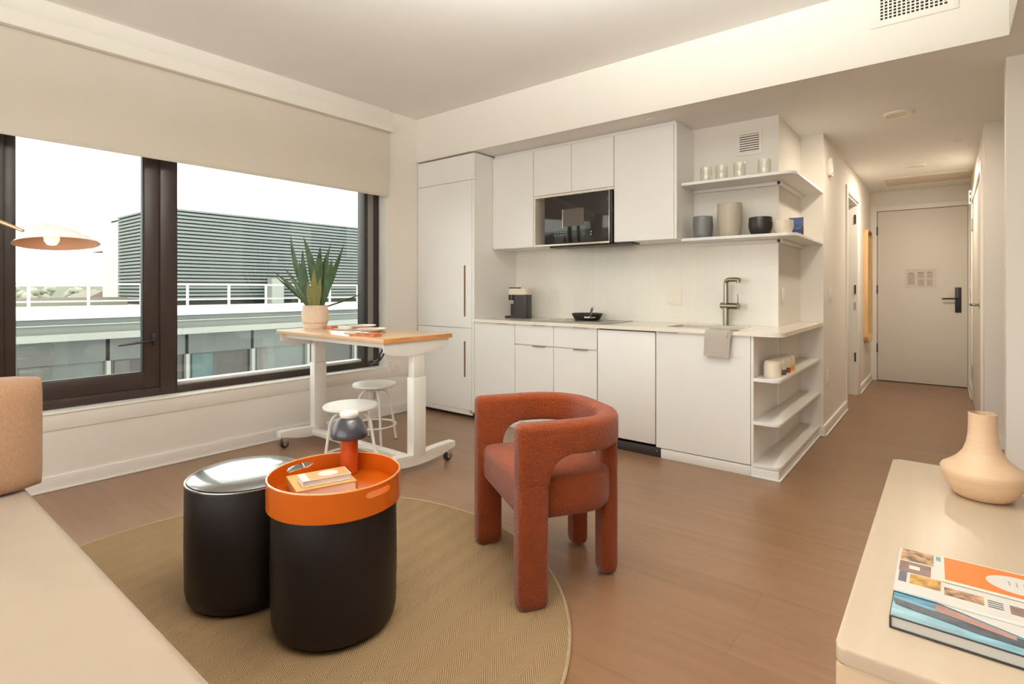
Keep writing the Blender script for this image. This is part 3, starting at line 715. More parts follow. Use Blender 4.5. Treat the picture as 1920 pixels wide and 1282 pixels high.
plate('wall_outlet', 'white outlet plate low on the hallway wall', 'outlet', 'x', (XH + 0.0005, 5.10, 0.452), 0.072, 0.118, rocker=1)
plate('wall_outlet', 'cream outlet plate on the window wall behind the desk', 'outlet', 'x', (XW + 0.0005, 3.32, 0.44), 0.11, 0.115, m=IVORY, rocker=2)
tc_ = thing('door_chime', 'rounded white chime box high on the hallway wall', 'chime', (XH + 0.0005, 5.19, 2.19))
b = MB().prism(rrect(-0.045, -0.075, 0.045, 0.075, 0.02), 0, 0.028, 0.006); b.xform(Matrix(((0, 0, 1, 0), (1, 0, 0, 0), (0, 1, 0, 0), (0, 0, 0, 1))))
build('cover', b, WHITEP, tc_)
build('grille', MB().box(0.0285, -0.02, -0.055, 0.030, 0.02, -0.045), GREYPR, tc_, smooth=False)

# vents
v = thing('wall_vent', 'small louvred vent grille above the clear tumblers', 'vent', (-1.133, YB - 0.003, 2.25))
build('frame', MB().box(-0.088, -0.004, -0.085, 0.088, 0.0, 0.085, 0.001), WHITEP, v)
build('slots', MB().box(-0.068, -0.0045, -0.066, 0.068, -0.0041, 0.066), VENTDK, v, smooth=False)
b = MB()
for i in range(8): b.box(-0.069, -0.010, -0.066 + i * 0.0168, 0.069, -0.0046, -0.0555 + i * 0.0168, 0.001, 1)
build('slats', b, WHITEP, v)
v = thing('ceiling_vent', 'large white egg-crate air grille high on the soffit face', 'vent', (-0.14, 3.584, 2.73))
bw, bh = 0.147, 0.085
build('frame', MB().box(-0.19, -0.006, -0.118, -bw, 0, 0.108, 0.001).box(bw, -0.006, -0.118, 0.19, 0, 0.108, 0.001).box(-bw, -0.006, -0.118, bw, 0, -bh, 0.001).box(-bw, -0.006, bh, bw, 0, 0.108, 0.001), WALL, v)
build('duct', MB().box(-bw, -0.0015, -bh, bw, -0.001, bh), VENTDK, v, smooth=False)
b = MB()
for i in range(16): x = -bw + 2 * bw * i / 15; b.box(x - 0.0035, -0.0052, -bh, x + 0.0035, -0.0018, bh)
for i in range(11): z = -bh + 2 * bh * i / 10; b.box(-bw, -0.005, z - 0.0028, bw, -0.0016, z + 0.0028)
build('grid', b, WHITEP, v, smooth=False)
# ceiling fittings
def ceil_disc(name, label, cat, x, y, R, t=0.018, group=None):
    o = thing(name, label, cat, (x, y, HS - t - 0.0005), 0, group)
    build('trim_ring', MB().lathe([(R * 0.8, 0.002), (R * 0.86, 0), (R, 0.004), (R * 1.03, t), (R * 0.78, t), (R * 0.8, 0.002)], n=48, hollow=True), WHITEP, o, angle=50)
    build('lens', MB().lathe([(0, 0.007), (R * 0.8, 0.007), (R * 0.8, t), (0, t)], n=48), DIFF, o)
ceil_disc('ceiling_light', 'flush round ceiling light near the kitchen end of the hallway', 'ceiling light', -0.268, 4.70, 0.085, group='flush hallway lights')
ceil_disc('ceiling_light', 'flush round ceiling light close to the entry door', 'ceiling light', -0.245, 6.80, 0.085, group='flush hallway lights')
ceil_disc('ceiling_sprinkler', 'small flat sprinkler cover on the hallway ceiling', 'sprinkler', 0.075, 5.86, 0.042, 0.006, group='sprinkler covers')
ceil_disc('ceiling_sprinkler', 'small flat sprinkler cover above the wall cabinets', 'sprinkler', -1.69, 3.74, 0.035, 0.006, group='sprinkler covers')
hp_ = thing('access_panel', 'rectangular access panel in the hallway ceiling before the entry door', 'panel', (-0.17, 7.7, HS))
build('panel', MB().box(-0.39, -0.28, -0.004, 0.38, 0.27, -0.0006, 0.001), mat('access_panel_paint', (0.690, 0.576, 0.475), 0.5, 0.01, 3), hp_)
build('frame', MB().box(-0.41, -0.30, -0.008, -0.39, 0.29, -0.0006).box(-0.39, -0.30, -0.008, 0.385, -0.28, -0.0006).box(-0.39, 0.27, -0.008, 0.385, 0.29, -0.0006), TRIMM, hp_)

# ------------------------------------------------------------------ hallway doors
d1 = win_thing('door_1')
DX0, DX1, DZ = -0.695, 0.195, 2.165
build('slab', MB().box(DX0, YE - 0.020, 0.008, DX1, YE - 0.0005, DZ, 0.002), DOORP, d1)
b = MB().box(DX0 - 0.075, YE - 0.022, 0, DX0 - 0.006, YE, DZ + 0.075, 0.003).box(DX0 - 0.006, YE - 0.022, DZ + 0.006, XR, YE, DZ + 0.075, 0.003).box(DX1 + 0.004, YE - 0.022, 0, XR, YE, DZ + 0.006, 0.001)
build('door_frame', b, TRIMM, d1)
build('gap', MB().box(DX0 - 0.006, YE - 0.014, 0, DX1 + 0.004, YE - 0.0002, DZ + 0.006), VENTDK, d1, smooth=False)
for z in (0.42, 1.17, 1.92): build('hinge', MB().box(DX0 - 0.010, YE - 0.028, z - 0.055, DX0 + 0.004, YE - 0.016, z + 0.055, 0.002), BLACK, d1)
hd = build('lock_plate', MB().box(0.078, YE - 0.034, 0.895, 0.137, YE - 0.0205, 1.195, 0.004), BLACK, d1)
build('handle', MB().tube([(0.108, YE - 0.04, 1.06), (0.106, YE - 0.075, 1.06), (0.07, YE - 0.08, 1.06), (-0.045, YE - 0.08, 1.058)], [0.011, 0.010, 0.010, 0.009], 10), BLACK, d1)
# evacuation notice
nt_ = thing('door_notice', 'framed evacuation notice with small diagrams on the entry door', 'notice', (-0.25, YE - 0.0215, 1.30))
NP = mat('notice_paper', (0.66, 0.61, 0.54), 0.6, 0.02, 10); NG = mat('notice_print', (0.50, 0.45, 0.38), 0.6, 0.1, 60)
b = MB().box(-0.155, -0.001, -0.115, 0.155, 0, 0.125)
b.mi = 1
b.box(-0.13, -0.0014, -0.07, -0.06, -0.0008, 0.07).box(-0.03, -0.0014, 0.01, 0.035, -0.0008, 0.07).box(0.06, -0.0014, 0.01, 0.115, -0.0008, 0.07).box(-0.03, -0.0014, -0.085, 0.035, -0.0008, -0.005).box(0.06, -0.0014, -0.085, 0.115, -0.0008, -0.005)
b.mi = 2
b.box(-0.12, -0.0018, 0.07, -0.075, -0.0008, 0.078).box(-0.03, -0.0018, 0.072, 0.03, -0.0008, 0.083).box(0.06, -0.0018, 0.076, 0.112, -0.0008, 0.086)
build('sheet', b, [NP, NG, mat('notice_ink', (0.25, 0.22, 0.17), 0.6, 0.1, 60)], nt_, smooth=False)
# bathroom opening on the left
d2 = win_thing('door_2')
b = MB().box(-0.905, 7.085, 0, XH - 0.0025, 7.119, 2.104).box(-0.905, 6.221, 0, XH - 0.0025, 6.245, 2.104).box(-0.905, 6.221, 2.105, XH - 0.0025, 7.119, 2.139)
b.box(XH - 0.002, 7.105, 0, XH + 0.016, 7.185, 2.20, 0.002).box(XH - 0.002, 6.165, 0, XH + 0.016, 6.238, 2.20, 0.002).box(XH - 0.002, 6.238, 2.125, XH + 0.0155, 7.105, 2.20, 0.001)
build('door_frame', b, TRIMM, d2)
for z in (0.42, 1.17, 1.95): build('hinge', MB().box(-0.80, 7.078, z - 0.05, -0.785, 7.086, z + 0.05), BRONZE, d2)
build('strike_plate', MB().box(-0.80, 7.080, 0.95, -0.785, 7.086, 1.03), STEEL, d2)
# closet door on the right
d3 = win_thing('door_3')
b = MB().box(XR - 0.018, 5.52, 0, XR + 0.002, 5.60, 2.17, 0.002).box(XR - 0.018, 7.53, 0, XR + 0.002, 7.61, 2.17, 0.002).box(XR - 0.0175, 5.60, 2.09, XR + 0.002, 7.53, 2.17, 0.001)
build('door_frame', b, TRIMM, d3)
build('slab', MB().box(XR - 0.006, 5.60, 0.01, XR + 0.001, 7.53, 2.088), DOORP, d3, smooth=False)
build('handle_rose', MB().cyl((XR - 0.008, 5.72, 1.05), (XR - 0.018, 5.72, 1.05), 0.027), NICKEL, d3)
build('handle', MB().tube([(XR - 0.018, 5.72, 1.05), (XR - 0.06, 5.72, 1.05), (XR - 0.068, 5.76, 1.05), (XR - 0.068, 5.86, 1.05)], 0.010, 10), NICKEL, d3)
for z in (0.3, 1.86): build('hinge', MB().box(XR - 0.022, 7.50, z - 0.06, XR - 0.008, 7.53, z + 0.06), STEEL, d3)
dl = thing('door_guard', 'silver swing-bar door guard on the frame beside the entry door', 'lock', (XR - 0.004, 7.95, 1.16))
build('plate', MB().box(-0.010, -0.02, -0.09, 0.0, 0.02, 0.09, 0.002), STEEL, dl)
build('latch', MB().box(-0.022, -0.03, 0.02, -0.0101, -0.005, 0.055, 0.003), WHITEP, dl)
dc = thing('door_contact', 'white magnetic contact sensor at the top of the closet door trim', 'sensor', (XR - 0.0185, 7.40, 2.13))
build('body', MB().box(-0.022, -0.04, -0.07, 0.0, 0.04, 0.07, 0.003), WHITEP, dc)
for za, zb in ((-0.05, -0.01), (0.02, 0.05)): build('status_mark', MB().box(-0.014, -0.0408, za, -0.005, -0.0401, zb), BLACK, dc, smooth=False)

# hallway mirror
mr_ = thing('wall_mirror', 'tall narrow mirror in a rounded oak frame on the hallway wall', 'mirror', (XH + 0.001, 7.86, 1.2))
def rr3(y0, z0, y1, z1, r, x): return [(x, a, b_) for a, b_ in rrect(y0, z0, y1, z1, r, 8)]
b = MB()
Y0, Y1, Z0, Z1 = -0.24, 0.26, -0.66, 0.69
rings = [rr3(Y0, Z0, Y1, Z1, 0.10, 0), rr3(Y0, Z0, Y1, Z1, 0.10, 0.045), rr3(Y0 + 0.018, Z0 + 0.018, Y1 - 0.018, Z1 - 0.018, 0.085, 0.045), rr3(Y0 + 0.018, Z0 + 0.018, Y1 - 0.018, Z1 - 0.018, 0.085, 0.012)]
b.loft(rings, cap0=True, cap1=False)
build('frame', b, WOODF, mr_)
build('glass', MB().poly(rr3(Y0 + 0.017, Z0 + 0.017, Y1 - 0.017, Z1 - 0.017, 0.085, 0.013)), MIRROR, mr_, smooth=False)

# ------------------------------------------------------------------ rug
rg = thing('round_rug', 'large round woven jute rug with a zigzag weave', 'rug', (-1.955, 0.93, 0.0))
build('weave', MB().lathe([(0, 0.001), (1.14, 0.001), (1.14, 0.009), (0, 0.009)], n=128), RUG, rg)
build('binding', MB().torus((0, 0, 0.0065), 1.145, 0.0062, 160, 8), RUGEDGE, rg)
ZR = 0.0095

# ------------------------------------------------------------------ armchair
ch = thing('armchair', 'rust orange boucle barrel armchair with four block legs on the rug edge', 'chair', (-1.3275, 1.919, 0.0), math.radians(148))
TH = 0.082; ZT = 0.683
def path_pts():
    P = []
    ya, R, xa = 0.255, 0.20, 0.275
    y1 = -0.01
    n1 = 12
    for k in range(n1): P.append((-xa, ya + (y1 - ya) * k / n1))
    for k in range(13): a = math.radians(180 + 90 * k / 12); P.append((-xa + R + R * math.cos(a), y1 + R * math.sin(a)))
    for k in range(1, 6): P.append((-(xa - R) + 2 * (xa - R) * k / 6, y1 - R))
    Q = [(-x, y) for x, y in reversed(P[:25])]
    return P + Q
PP = path_pts()
S = [0]
for a, b_ in zip(PP, PP[1:]): S.append(S[-1] + math.dist(a, b_))
STOT = S[-1]
def at(s):
    s = min(max(s, 0), STOT)
    for i in range(len(S) - 1):
        if S[i + 1] >= s - 1e-9: break
    t = (s - S[i]) / max(1e-9, S[i + 1] - S[i])
    x = PP[i][0] * (1 - t) + PP[i + 1][0] * t; y = PP[i][1] * (1 - t) + PP[i + 1][1] * t
    dx = PP[i + 1][0] - PP[i][0]; dy = PP[i + 1][1] - PP[i][1]; l = math.hypot(dx, dy)
    return x, y, dx / l, dy / l
LEGW = 0.118; RF = 0.085; ZB = 0.560; ZL = 0.46
def zbot(s):
    s = min(s, STOT - s)
    if s <= LEGW: return ZL
    if s < LEGW + RF:
        u = (LEGW + RF - s) / RF
        return ZB - (ZB - ZL) * (1 - math.sqrt(max(0, 1 - u ** 2)))
    return ZB
ss = [0.0, 0.004, 0.012, 0.022]
k = 0.04
while k < LEGW: ss.append(k); k += 0.02
ss += [LEGW, LEGW + 0.0008] + [LEGW + RF * q / 10 for q in range(1, 11)]
k = LEGW + RF + 0.02
while k < STOT / 2: ss.append(k); k += 0.022
ss = ss + [STOT - q for q in reversed(ss)]
rings = []
for s in ss:
    x, y, tx, ty = at(s)
    e = min(s, STOT - s)
    rnd = 0.022
    shrink = 0 if e >= rnd else rnd - math.sqrt(max(0, rnd ** 2 - (rnd - e) ** 2))
    hw = TH / 2 - shrink; z0 = zbot(s); z1 = ZT - shrink
    rt = min(0.026, hw * 0.95); rb = 0.006 if e < LEGW + RF else 0.02; sec = rrect(-hw, z0, hw, z1, rt, 5, [rt, rt, rb, rb])
    rings.append([(x - ty * p, y + tx * p, z) for p, z in sec])
b = MB().loft(rings)
build('backrest', b, BOUCLE, ch, angle=60)
def chair_leg(cx, cy, wx, wy, ztop, ang=0.0):
    b = MB(); rings = []
    for z, k, in ((0.0 + 0.0105, 0.80), (0.016, 0.90), (0.030, 0.98), (0.05, 1.0), (ztop - 0.001, 1.0), (ztop + 0.002, 0.86), (ztop + 0.06, 0.82)):
        rings.append([(cx + px * math.cos(ang) - py * math.sin(ang), cy + px * math.sin(ang) + py * math.cos(ang), z) for px, py in rrect(-wx / 2 * k, -wy / 2 * k, wx / 2 * k, wy / 2 * k, 0.022, 5)])
    b.loft(rings); build('leg', b, BOUCLE, ch, angle=60)
for sx in (-1, 1):
    chair_leg(sx * 0.275, 0.255 - LEGW / 2, TH, LEGW, ZL + 0.002)
    chair_leg(sx * 0.135, -0.196, 0.085, 0.076, ZB + 0.01, 0.0)
# seat cushion
b = MB(); rings = []
def seat_plan(k, fy=0.0):
    x = 0.268 * k
    return rrect(-x, -0.205 * k, x, 0.228 * k + fy, 0.1, 10, [0.03, 0.03, 0.17 * k, 0.17 * k])
for z, k in ((0.312, 0.90), (0.315, 0.96), (0.325, 0.99), (0.345, 1.0), (0.430, 1.0), (0.449, 0.985), (0.461, 0.95), (0.468, 0.88), (0.477, 0.6), (0.480, 0.25)):
    rings.append([(x, y, z) for x, y in seat_plan(k)])
b.loft(rings); build('seat', b, BOUCLE, ch, angle=70)

# ------------------------------------------------------------------ ottomans
def ottoman(label, x, y, top_shiny):
    t = thing('ottoman', label, 'ottoman', (x, y, ZR), 0, 'drum ottomans on the rug')
    R, H = 0.2115, 0.448
    prof = [(0, 0.0), (R - 0.05, 0.0), (R - 0.022, 0.006), (R - 0.006, 0.025), (R, 0.055), (R + 0.002, H * 0.5), (R, H - 0.012), (R - 0.004, H - 0.002), (0, H)]
    build('body', MB().lathe(prof, n=72), LEATHER, t, angle=50)
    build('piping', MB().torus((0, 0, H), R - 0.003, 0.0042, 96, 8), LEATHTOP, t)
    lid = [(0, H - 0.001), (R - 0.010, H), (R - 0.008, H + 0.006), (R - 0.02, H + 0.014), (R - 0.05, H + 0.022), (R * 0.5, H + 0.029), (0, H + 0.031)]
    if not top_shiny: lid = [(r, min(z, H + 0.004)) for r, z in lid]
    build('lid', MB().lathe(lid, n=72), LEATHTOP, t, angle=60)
ottoman('black leather drum ottoman with a bare padded lid', -2.127, 1.004, True)
ottoman('black leather drum ottoman carrying the orange tray', -1.693, 1.110, False)
ZO = ZR + 0.448 + 0.0045 - 0.024

# tray with slotted handles
tr = thing('serving_tray', 'round glossy orange tray with two slot handles on an ottoman', 'tray', (-1.693, 1.110, ZO), math.radians(0))
RT, HT = 0.2265, 0.094
build('bottom', MB().lathe([(0, 0.0245), (RT - 0.0075, 0.0245), (RT - 0.0075, 0.030), (0, 0.030)], n=96), ORANGE, tr)
def tray_wall():
    b = MB(); bm = b.bm; n = 120
    a1, a2 = math.radians(184), math.radians(5)   # handle centres
    hw = math.radians(13.5); z_lo, z_hi = 0.058, 0.079
    zs = [0.0, z_lo, z_hi, HT]
    import itertools
    angs = []
    for i in range(n): angs.append(2 * PI * i / n)
    def inh(a):
        for c in (a1, a2):
            d = (a - c + PI) % (2 * PI) - PI
            if abs(d) < hw: return d / hw
        return None
    # slot height follows a stadium shape
    cols = []
    for a in angs:
        u = inh(a)
        if u is None: lo = hi = None
        else:
            k = math.sqrt(max(0, 1 - max(0, (abs(u) - 0.86) / 0.14) ** 2))
            m_ = (z_lo + z_hi) / 2; lo = m_ - (z_hi - z_lo) / 2 * k; hi = m_ + (z_hi - z_lo) / 2 * k
        cols.append((a, u, lo, hi))
    V = {}
    def vert(i, z, side):
        key = (i % n, round(z, 5), side)
        if key not in V:
            a = angs[i % n]; r = RT if side else RT - 0.007
            V[key] = bm.verts.new((r * math.cos(a), r * math.sin(a), z))
        return V[key]
    for i in range(n):
        j = (i + 1) % n
        m_ = (z_lo + z_hi) / 2
        li = cols[i][2] if cols[i][2] is not None else m_; hi_ = cols[i][3] if cols[i][3] is not None else m_
        lj = cols[j][2] if cols[j][2] is not None else m_; hj = cols[j][3] if cols[j][3] is not None else m_
        for side in (0, 1):
            for (za, zb, zc, zd) in ((0, 0, lj, li), (hi_, hj, HT, HT)):
                vs = []
                for vv in (vert(i, za, side), vert(j, zb, side), vert(j, zc, side), vert(i, zd, side)):
                    if vv not in vs: vs.append(vv)
                if len(vs) > 2: bm.faces.new(vs)
        bm.faces.new((vert(i, HT, 0), vert(j, HT, 0), vert(j, HT, 1), vert(i, HT, 1)))
        bm.faces.new((vert(i, 0, 0), vert(j, 0, 0), vert(j, 0, 1), vert(i, 0, 1)))
        if cols[i][2] is not None or cols[j][2] is not None:
            for (p, q) in ((li, lj), (hi_, hj)):
                if abs(p - m_) < 1e-6 and abs(q - m_) < 1e-6: continue
                try: bm.faces.new((vert(i, p, 0), vert(j, q, 0), vert(j, q, 1), vert(i, p, 1)))
                except ValueError: pass
    return b
build('rim', tray_wall(), ORANGE, tr, angle=50)
build('rim_edge', MB().torus((0, 0, HT), RT - 0.0035, 0.0036, 120, 6), mat('rim_lacquer', (0.78, 0.30, 0.12), 0.15, 0.02, 3, coat=0.6), tr)
ZTR = ZO + 0.0305

def book(name, label, x, y, z, w, d, h, rz, cover, spine_side='left', page=PAPER, extra=None, group=None, cat='book', t=0.003):
    o = thing(name, label, cat, (x, y, z), rz, group)
    b = MB().box(-w / 2, -d / 2, 0, w / 2, d / 2, t, 0.0008, 1).box(-w / 2, -d / 2, h - t, w / 2, d / 2, h, 0.0008, 1).box(-w / 2, -d / 2, t * 0.5, -w / 2 + t, d / 2, h - t * 0.5, 0.0008, 1)
    build('cover', b, cover, o)
    build('pages', MB().box(-w / 2 + t, -d / 2 + 0.004, t, w / 2 - 0.004, d / 2 - 0.004, h - t), page, o, smooth=False)
    if extra:
        for nm, bb_, mm in extra: build(nm, bb_, mm, o, smooth=False)
    return o
rzb = math.radians(71.5)
book('hardcover_book', 'thick mustard hardcover lying in the orange tray', -1.744, 1.086, ZTR + 0.0005, 0.203, 0.178, 0.034, rzb, MUSTARD)
def disc(x, y, z, a, b_, n=32): return MB().prism([(x + a * math.cos(2 * PI * i / n), y + b_ * math.sin(2 * PI * i / n)) for i in range(n)], z, z + 0.0005)
book('paperback_book', 'small peach and white paperback on top of the mustard book', -1.716, 1.082, ZTR + 0.0355, 0.165, 0.085, 0.022, rzb, [WHITEPR], page=WHITEPR,
     extra=[('cover_print', MB().box(-0.058, -0.040, 0.0221, 0.078, 0.040, 0.0226), PEACH), ('oval', disc(0.012, 0, 0.0227, 0.034, 0.028), WHITEPR)])

# portable lamp
lp = thing('portable_lamp', 'small mushroom lamp with orange base and charcoal dome in the tray', 'lamp', (-1.806, 1.245, ZTR + 0.0005))
build('base', MB().lathe([(0, 0), (0.0325, 0), (0.033, 0.003), (0.033, 0.15), (0, 0.152)], n=40), ORANGEM, lp, angle=50)
build('shade', MB().lathe([(0.028, 0.216), (0.034, 0.215), (0.046, 0.203), (0.060, 0.180), (0.0685, 0.158), (0.070, 0.146), (0.067, 0.138), (0.061, 0.136), (0.060, 0.142), (0.064, 0.152), (0.05, 0.186), (0.028, 0.208), (0.028, 0.216)], n=48, hollow=True), NAVY, lp, angle=60)
build('cap', MB().lathe([(0, 0.206), (0.032, 0.206), (0.033, 0.219), (0.035, 0.221), (0.035, 0.230), (0.032, 0.235), (0, 0.2365)], n=40), WHITEM, lp, angle=50)

# ------------------------------------------------------------------ sofa
sf = thing('sofa', 'low cream linen daybed sofa in the near corner', 'sofa', (-1.8, 0.0, 0))
build('seat', MB().box(-2.98, -0.46, 0.13, -0.62, 0.465, 0.42, 0.035, 5), LINEN, sf, world=True, angle=60)
build('base', MB().box(-2.93, -0.42, 0.07, -0.67, 0.42, 0.135, 0.004), mat('sofa_plinth', (0.12, 0.07, 0.04), 0.6, 0.1, 8), sf, world=True)
for (x, y) in ((-2.88, 0.36), (-2.88, -0.36), (-0.74, 0.36), (-0.74, -0.36)):
    zl = 0.0135 if (x < -2 and y > 0) else 0.0
    build('leg', MB().cyl((x, y, zl), (x, y, 0.075), 0.02, 0.024), BLACK, sf, world=True)
cu = MB(); rings = []
N_ = 12
for i in range(N_ + 1):       # plump bolster: along y, superellipse section in x-z
    u = -1 + 2 * i / N_; k = (1 - abs(u) ** 5) ** 0.28 if abs(u) < 1 else 0.55
    k = max(k, 0.55); L_ = 0.40
    ring = []
    for j in range(28):
        a = 2 * PI * j / 28; ca, sa = math.cos(a), math.sin(a)
        ex = abs(ca) ** 0.42 * (1 if ca > 0 else -1); ez = abs(sa) ** 0.42 * (1 if sa > 0 else -1)
        ring.append((0.115 * ex * k, u * L_, 0.205 + 0.205 * ez * (0.9 + 0.1 * k)))
    rings.append(ring)
cu.loft(rings)
bc = build('bolster_cushion', cu, TWEED, angle=80)
bc.location = (-2.755, 0.095, 0.4205); bc.scale = (1.0, 1.0, 1.04)
tag(bc, 'tan woven block cushion standing at the window end of the sofa', 'cushion')

# floor lamp
fl = thing('floor_lamp', 'floor lamp with a brass arm and white leaf-shaped shade over the sofa end', 'floor lamp', (-3.25, 0.10, 0))
build('base', MB().lathe([(0, 0), (0.13, 0), (0.13, 0.018), (0.02, 0.024), (0, 0.024)]), BLACK, fl)
build('pole', MB().cyl((0, 0, 0.02), (0, 0, 1.50), 0.010), BRASS, fl)
build('arm', MB().tube([(0, 0, 1.49), (0.30, 0.20, 1.46), (0.43, 0.282, 1.438), (0.517, 0.346, 1.399)], [0.008, 0.008, 0.008, 0.006], 10), BRASS, fl)
# shade: local frame: long axis from (-2.755,.432) to (-2.521,.619)
def shade_mesh(off, close_z=True):
    b = MB(); rings = []
    nn = 40; lv = 9
    ax = Vector((0.234, 0.187, 0.020)).normalized(); bx = Vector((-ax.y, ax.x, 0)).normalized()
    c0 = Vector((-2.638, 0.5255, 1.350)) - Vector((-3.25, 0.10, 0)); peak = Vector((-2.700, 0.476, 1.432)) - Vector((-3.25, 0.10, 0))
    for l in range(lv + 1):
        t = l / lv; f = max(0.02, 1 - t ** 1.15); rise = 1 - f ** 1.55
        ring = []
        for i in range(nn):
            a = 2 * PI * i / nn; ca = math.cos(a); sa = math.sin(a)
            base = c0 + ax * (0.1505 * ca) + bx * (0.098 * sa) + Vector((0, 0, -0.016 * sa))
            p = base * f + (c0.lerp(peak, rise ** 1.3)) * (1 - f)
            p.z = base.z + (peak.z - base.z) * rise
            p = p + Vector((0, 0, -off * (1 if t > 0 else 0))) ; p = p + ((c0 - p) * (off * 6 if t == 0 else off * 3))
            ring.append(tuple(p))
        rings.append(ring)
    b.loft(rings, cap0=False, cap1=True)
    return b
sd = build('shade', shade_mesh(0.0), SHADEW, fl, angle=70)
build('shade_lining', shade_mesh(0.003), SHADEIN, fl, angle=70)
bz = Vector((-2.64, 0.512, 1.372)) - Vector((-3.25, 0.10, 0))
build('bulb', MB().lathe([(0, -0.03), (0.014, -0.027), (0.023, -0.012), (0.024, 0.0), (0.018, 0.016), (0.010, 0.024), (0, 0.025)], tuple(bz), n=24), BULB, fl)

# ------------------------------------------------------------------ desk
TX0, TX1, TY0, TY1, TZ = -3.905, -2.640, 2.06, 2.64, 0.875
dk = thing('standing_desk', 'white height-adjustable desk on casters with a wooden top by the window', 'desk', ((TX0 + TX1) / 2, 2.35, 0))
b = MB().box(TX0, TY0, TZ - 0.030, TX1 - 0.002, TY1, TZ, 0.002); build('top', b, DESKT, dk, world=True)
build('edge_strip', MB().box(TX1 - 0.0018, TY0 + 0.001, TZ - 0.0295, TX1 + 0.001, TY1 - 0.001, TZ - 0.0005), DESKE, dk, world=True, smooth=False, label='darker oiled end-grain edge')
def yz_prism(pts, x0, x1, bev=0.0):
    b = MB().prism(pts, x0, x1, bev); b.xform(Matrix(((0, 0, 1, 0), (1, 0, 0, 0), (0, 1, 0, 0), (0, 0, 0, 1)))); return b
for (x0, x1) in ((TX1 - 0.018, TX1 - 0.012), (TX0 + 0.035, TX0 + 0.041)):
    zt_ = TZ - 0.031
    pts = [(TY0 + 0.01, zt_), (TY0 + 0.01, zt_ - 0.052), (TY0 + 0.07, zt_ - 0.080), (TY0 + 0.24, zt_ - 0.092), (TY1 - 0.10, zt_ - 0.072), (TY1 - 0.04, zt_ - 0.05), (TY1 - 0.025, zt_ - 0.02), (TY1 - 0.022, zt_)]
    build('end_bracket', yz_prism(pts, x0, x1, 0.001), WHITEM, dk, world=True)
b = MB().box(TX0 + 0.05, TY0 + 0.05, TZ - 0.062, TX1 - 0.02, TY0 + 0.09, TZ - 0.031, 0.002).box(TX0 + 0.05, TY1 - 0.16, TZ - 0.062, TX1 - 0.02, TY1 - 0.12, TZ - 0.031, 0.002)
build('top_rails', b, WHITEM, dk, world=True)
LX = (TX0 + 0.075, TX1 - 0.045); LYC = 2.36
for lx in LX:
    lg = build('leg', MB().box(lx - 0.028, LYC - 0.045, 0.61, lx + 0.028, LYC + 0.045, TZ - 0.11, 0.004), WHITEM, dk, world=True)
    off = Vector(dk.location)
    b = MB().box(lx - 0.033, LYC - 0.052, 0.10, lx + 0.033, LYC + 0.052, 0.609, 0.004); bmesh.ops.translate(b.bm, verts=b.bm.verts, vec=-off); build('outer_column', b, WHITEM, lg)
    b = MB().box(lx - 0.02, LYC - 0.038, TZ - 0.111, lx + 0.02, LYC + 0.038, TZ - 0.032, 0.002); bmesh.ops.translate(b.bm, verts=b.bm.verts, vec=-off); build('inner_column', b, WHITEM, lg)
    # arched foot
    up, lo = [], []
    FY0, FY1 = 2.035, 2.685
    for k in range(17):
        u = -1 + 2 * k / 16; y = (FY0 + FY1) / 2 + u * (FY1 - FY0) / 2
        up.append((y, 0.128 - 0.030 * (1 - abs(u)) ** 1.0 * 0 + 0.012 * math.sin(PI * abs(u)) - 0.018 * (1 - u * u)))
        lo.append((y, 0.092 - 0.046 * (1 - u * u)))
    b = yz_prism(up + list(reversed(lo)), lx - 0.030, lx + 0.030, 0.003); bmesh.ops.translate(b.bm, verts=b.bm.verts, vec=-off)
    ft = build('foot', b, WHITEM, dk)
    for yy in (FY0 + 0.045, FY1 - 0.045):
        b = MB().cyl((lx - 0.012, yy, 0.0305), (lx + 0.012, yy, 0.0305), 0.0300, n=28); bmesh.ops.translate(b.bm, verts=b.bm.verts, vec=-off)
        build('caster_wheel', b, BLACK, ft)
        b = MB().cyl((lx - 0.017, yy, 0.0305), (lx + 0.017, yy, 0.0305), 0.013, n=20)
        b.box(lx - 0.019, yy - 0.018, 0.03, lx - 0.014, yy + 0.018, 0.072, 0.002).box(lx + 0.014, yy - 0.018, 0.03, lx + 0.019, yy + 0.018, 0.072, 0.002)
        b.box(lx - 0.020, yy - 0.02, 0.068, lx + 0.020, yy + 0.02, 0.080, 0.002).cyl((lx, yy, 0.08), (lx, yy, 0.098), 0.008)
        bmesh.ops.translate(b.bm, verts=b.bm.verts, vec=-off); build('caster_fork', b, CHROME, ft)
build('crossbar', MB().box(LX[0] + 0.03, LYC - 0.075, 0.060, LX[1] - 0.03, LYC - 0.015, 0.10, 0.003), WHITEM, dk, world=True)
b = MB().tube([(TX1 - 0.06, TY0 + 0.04, TZ - 0.07), (TX1 - 0.075, TY0 + 0.03, TZ - 0.10), (TX1 - 0.085, TY0 + 0.03, TZ - 0.13), (TX1 - 0.12, TY0 + 0.03, TZ - 0.145), (TX1 - 0.15, TY0 + 0.03, TZ - 0.14), (TX1 - 0.165, TY0 + 0.03, TZ - 0.155)], 0.006, 8)
b.tube([(TX1 - 0.05, TY0 + 0.05, TZ - 0.07), (TX1 - 0.055, TY0 + 0.035, TZ - 0.11), (TX1 - 0.10, TY0 + 0.03, TZ - 0.15), (TX1 - 0.16, TY0 + 0.03, TZ - 0.16)], 0.005, 8)
cb = build('power_cable', b, BLACK, dk, world=True)
b = MB().cyl((TX1 - 0.165, TY0 + 0.02, TZ - 0.165), (TX1 - 0.165, TY0 + 0.045, TZ - 0.150), 0.018, 0.014, 16); bmesh.ops.translate(b.bm, verts=b.bm.verts, vec=-Vector(dk.location)); build('plug', b, BLACK, cb)

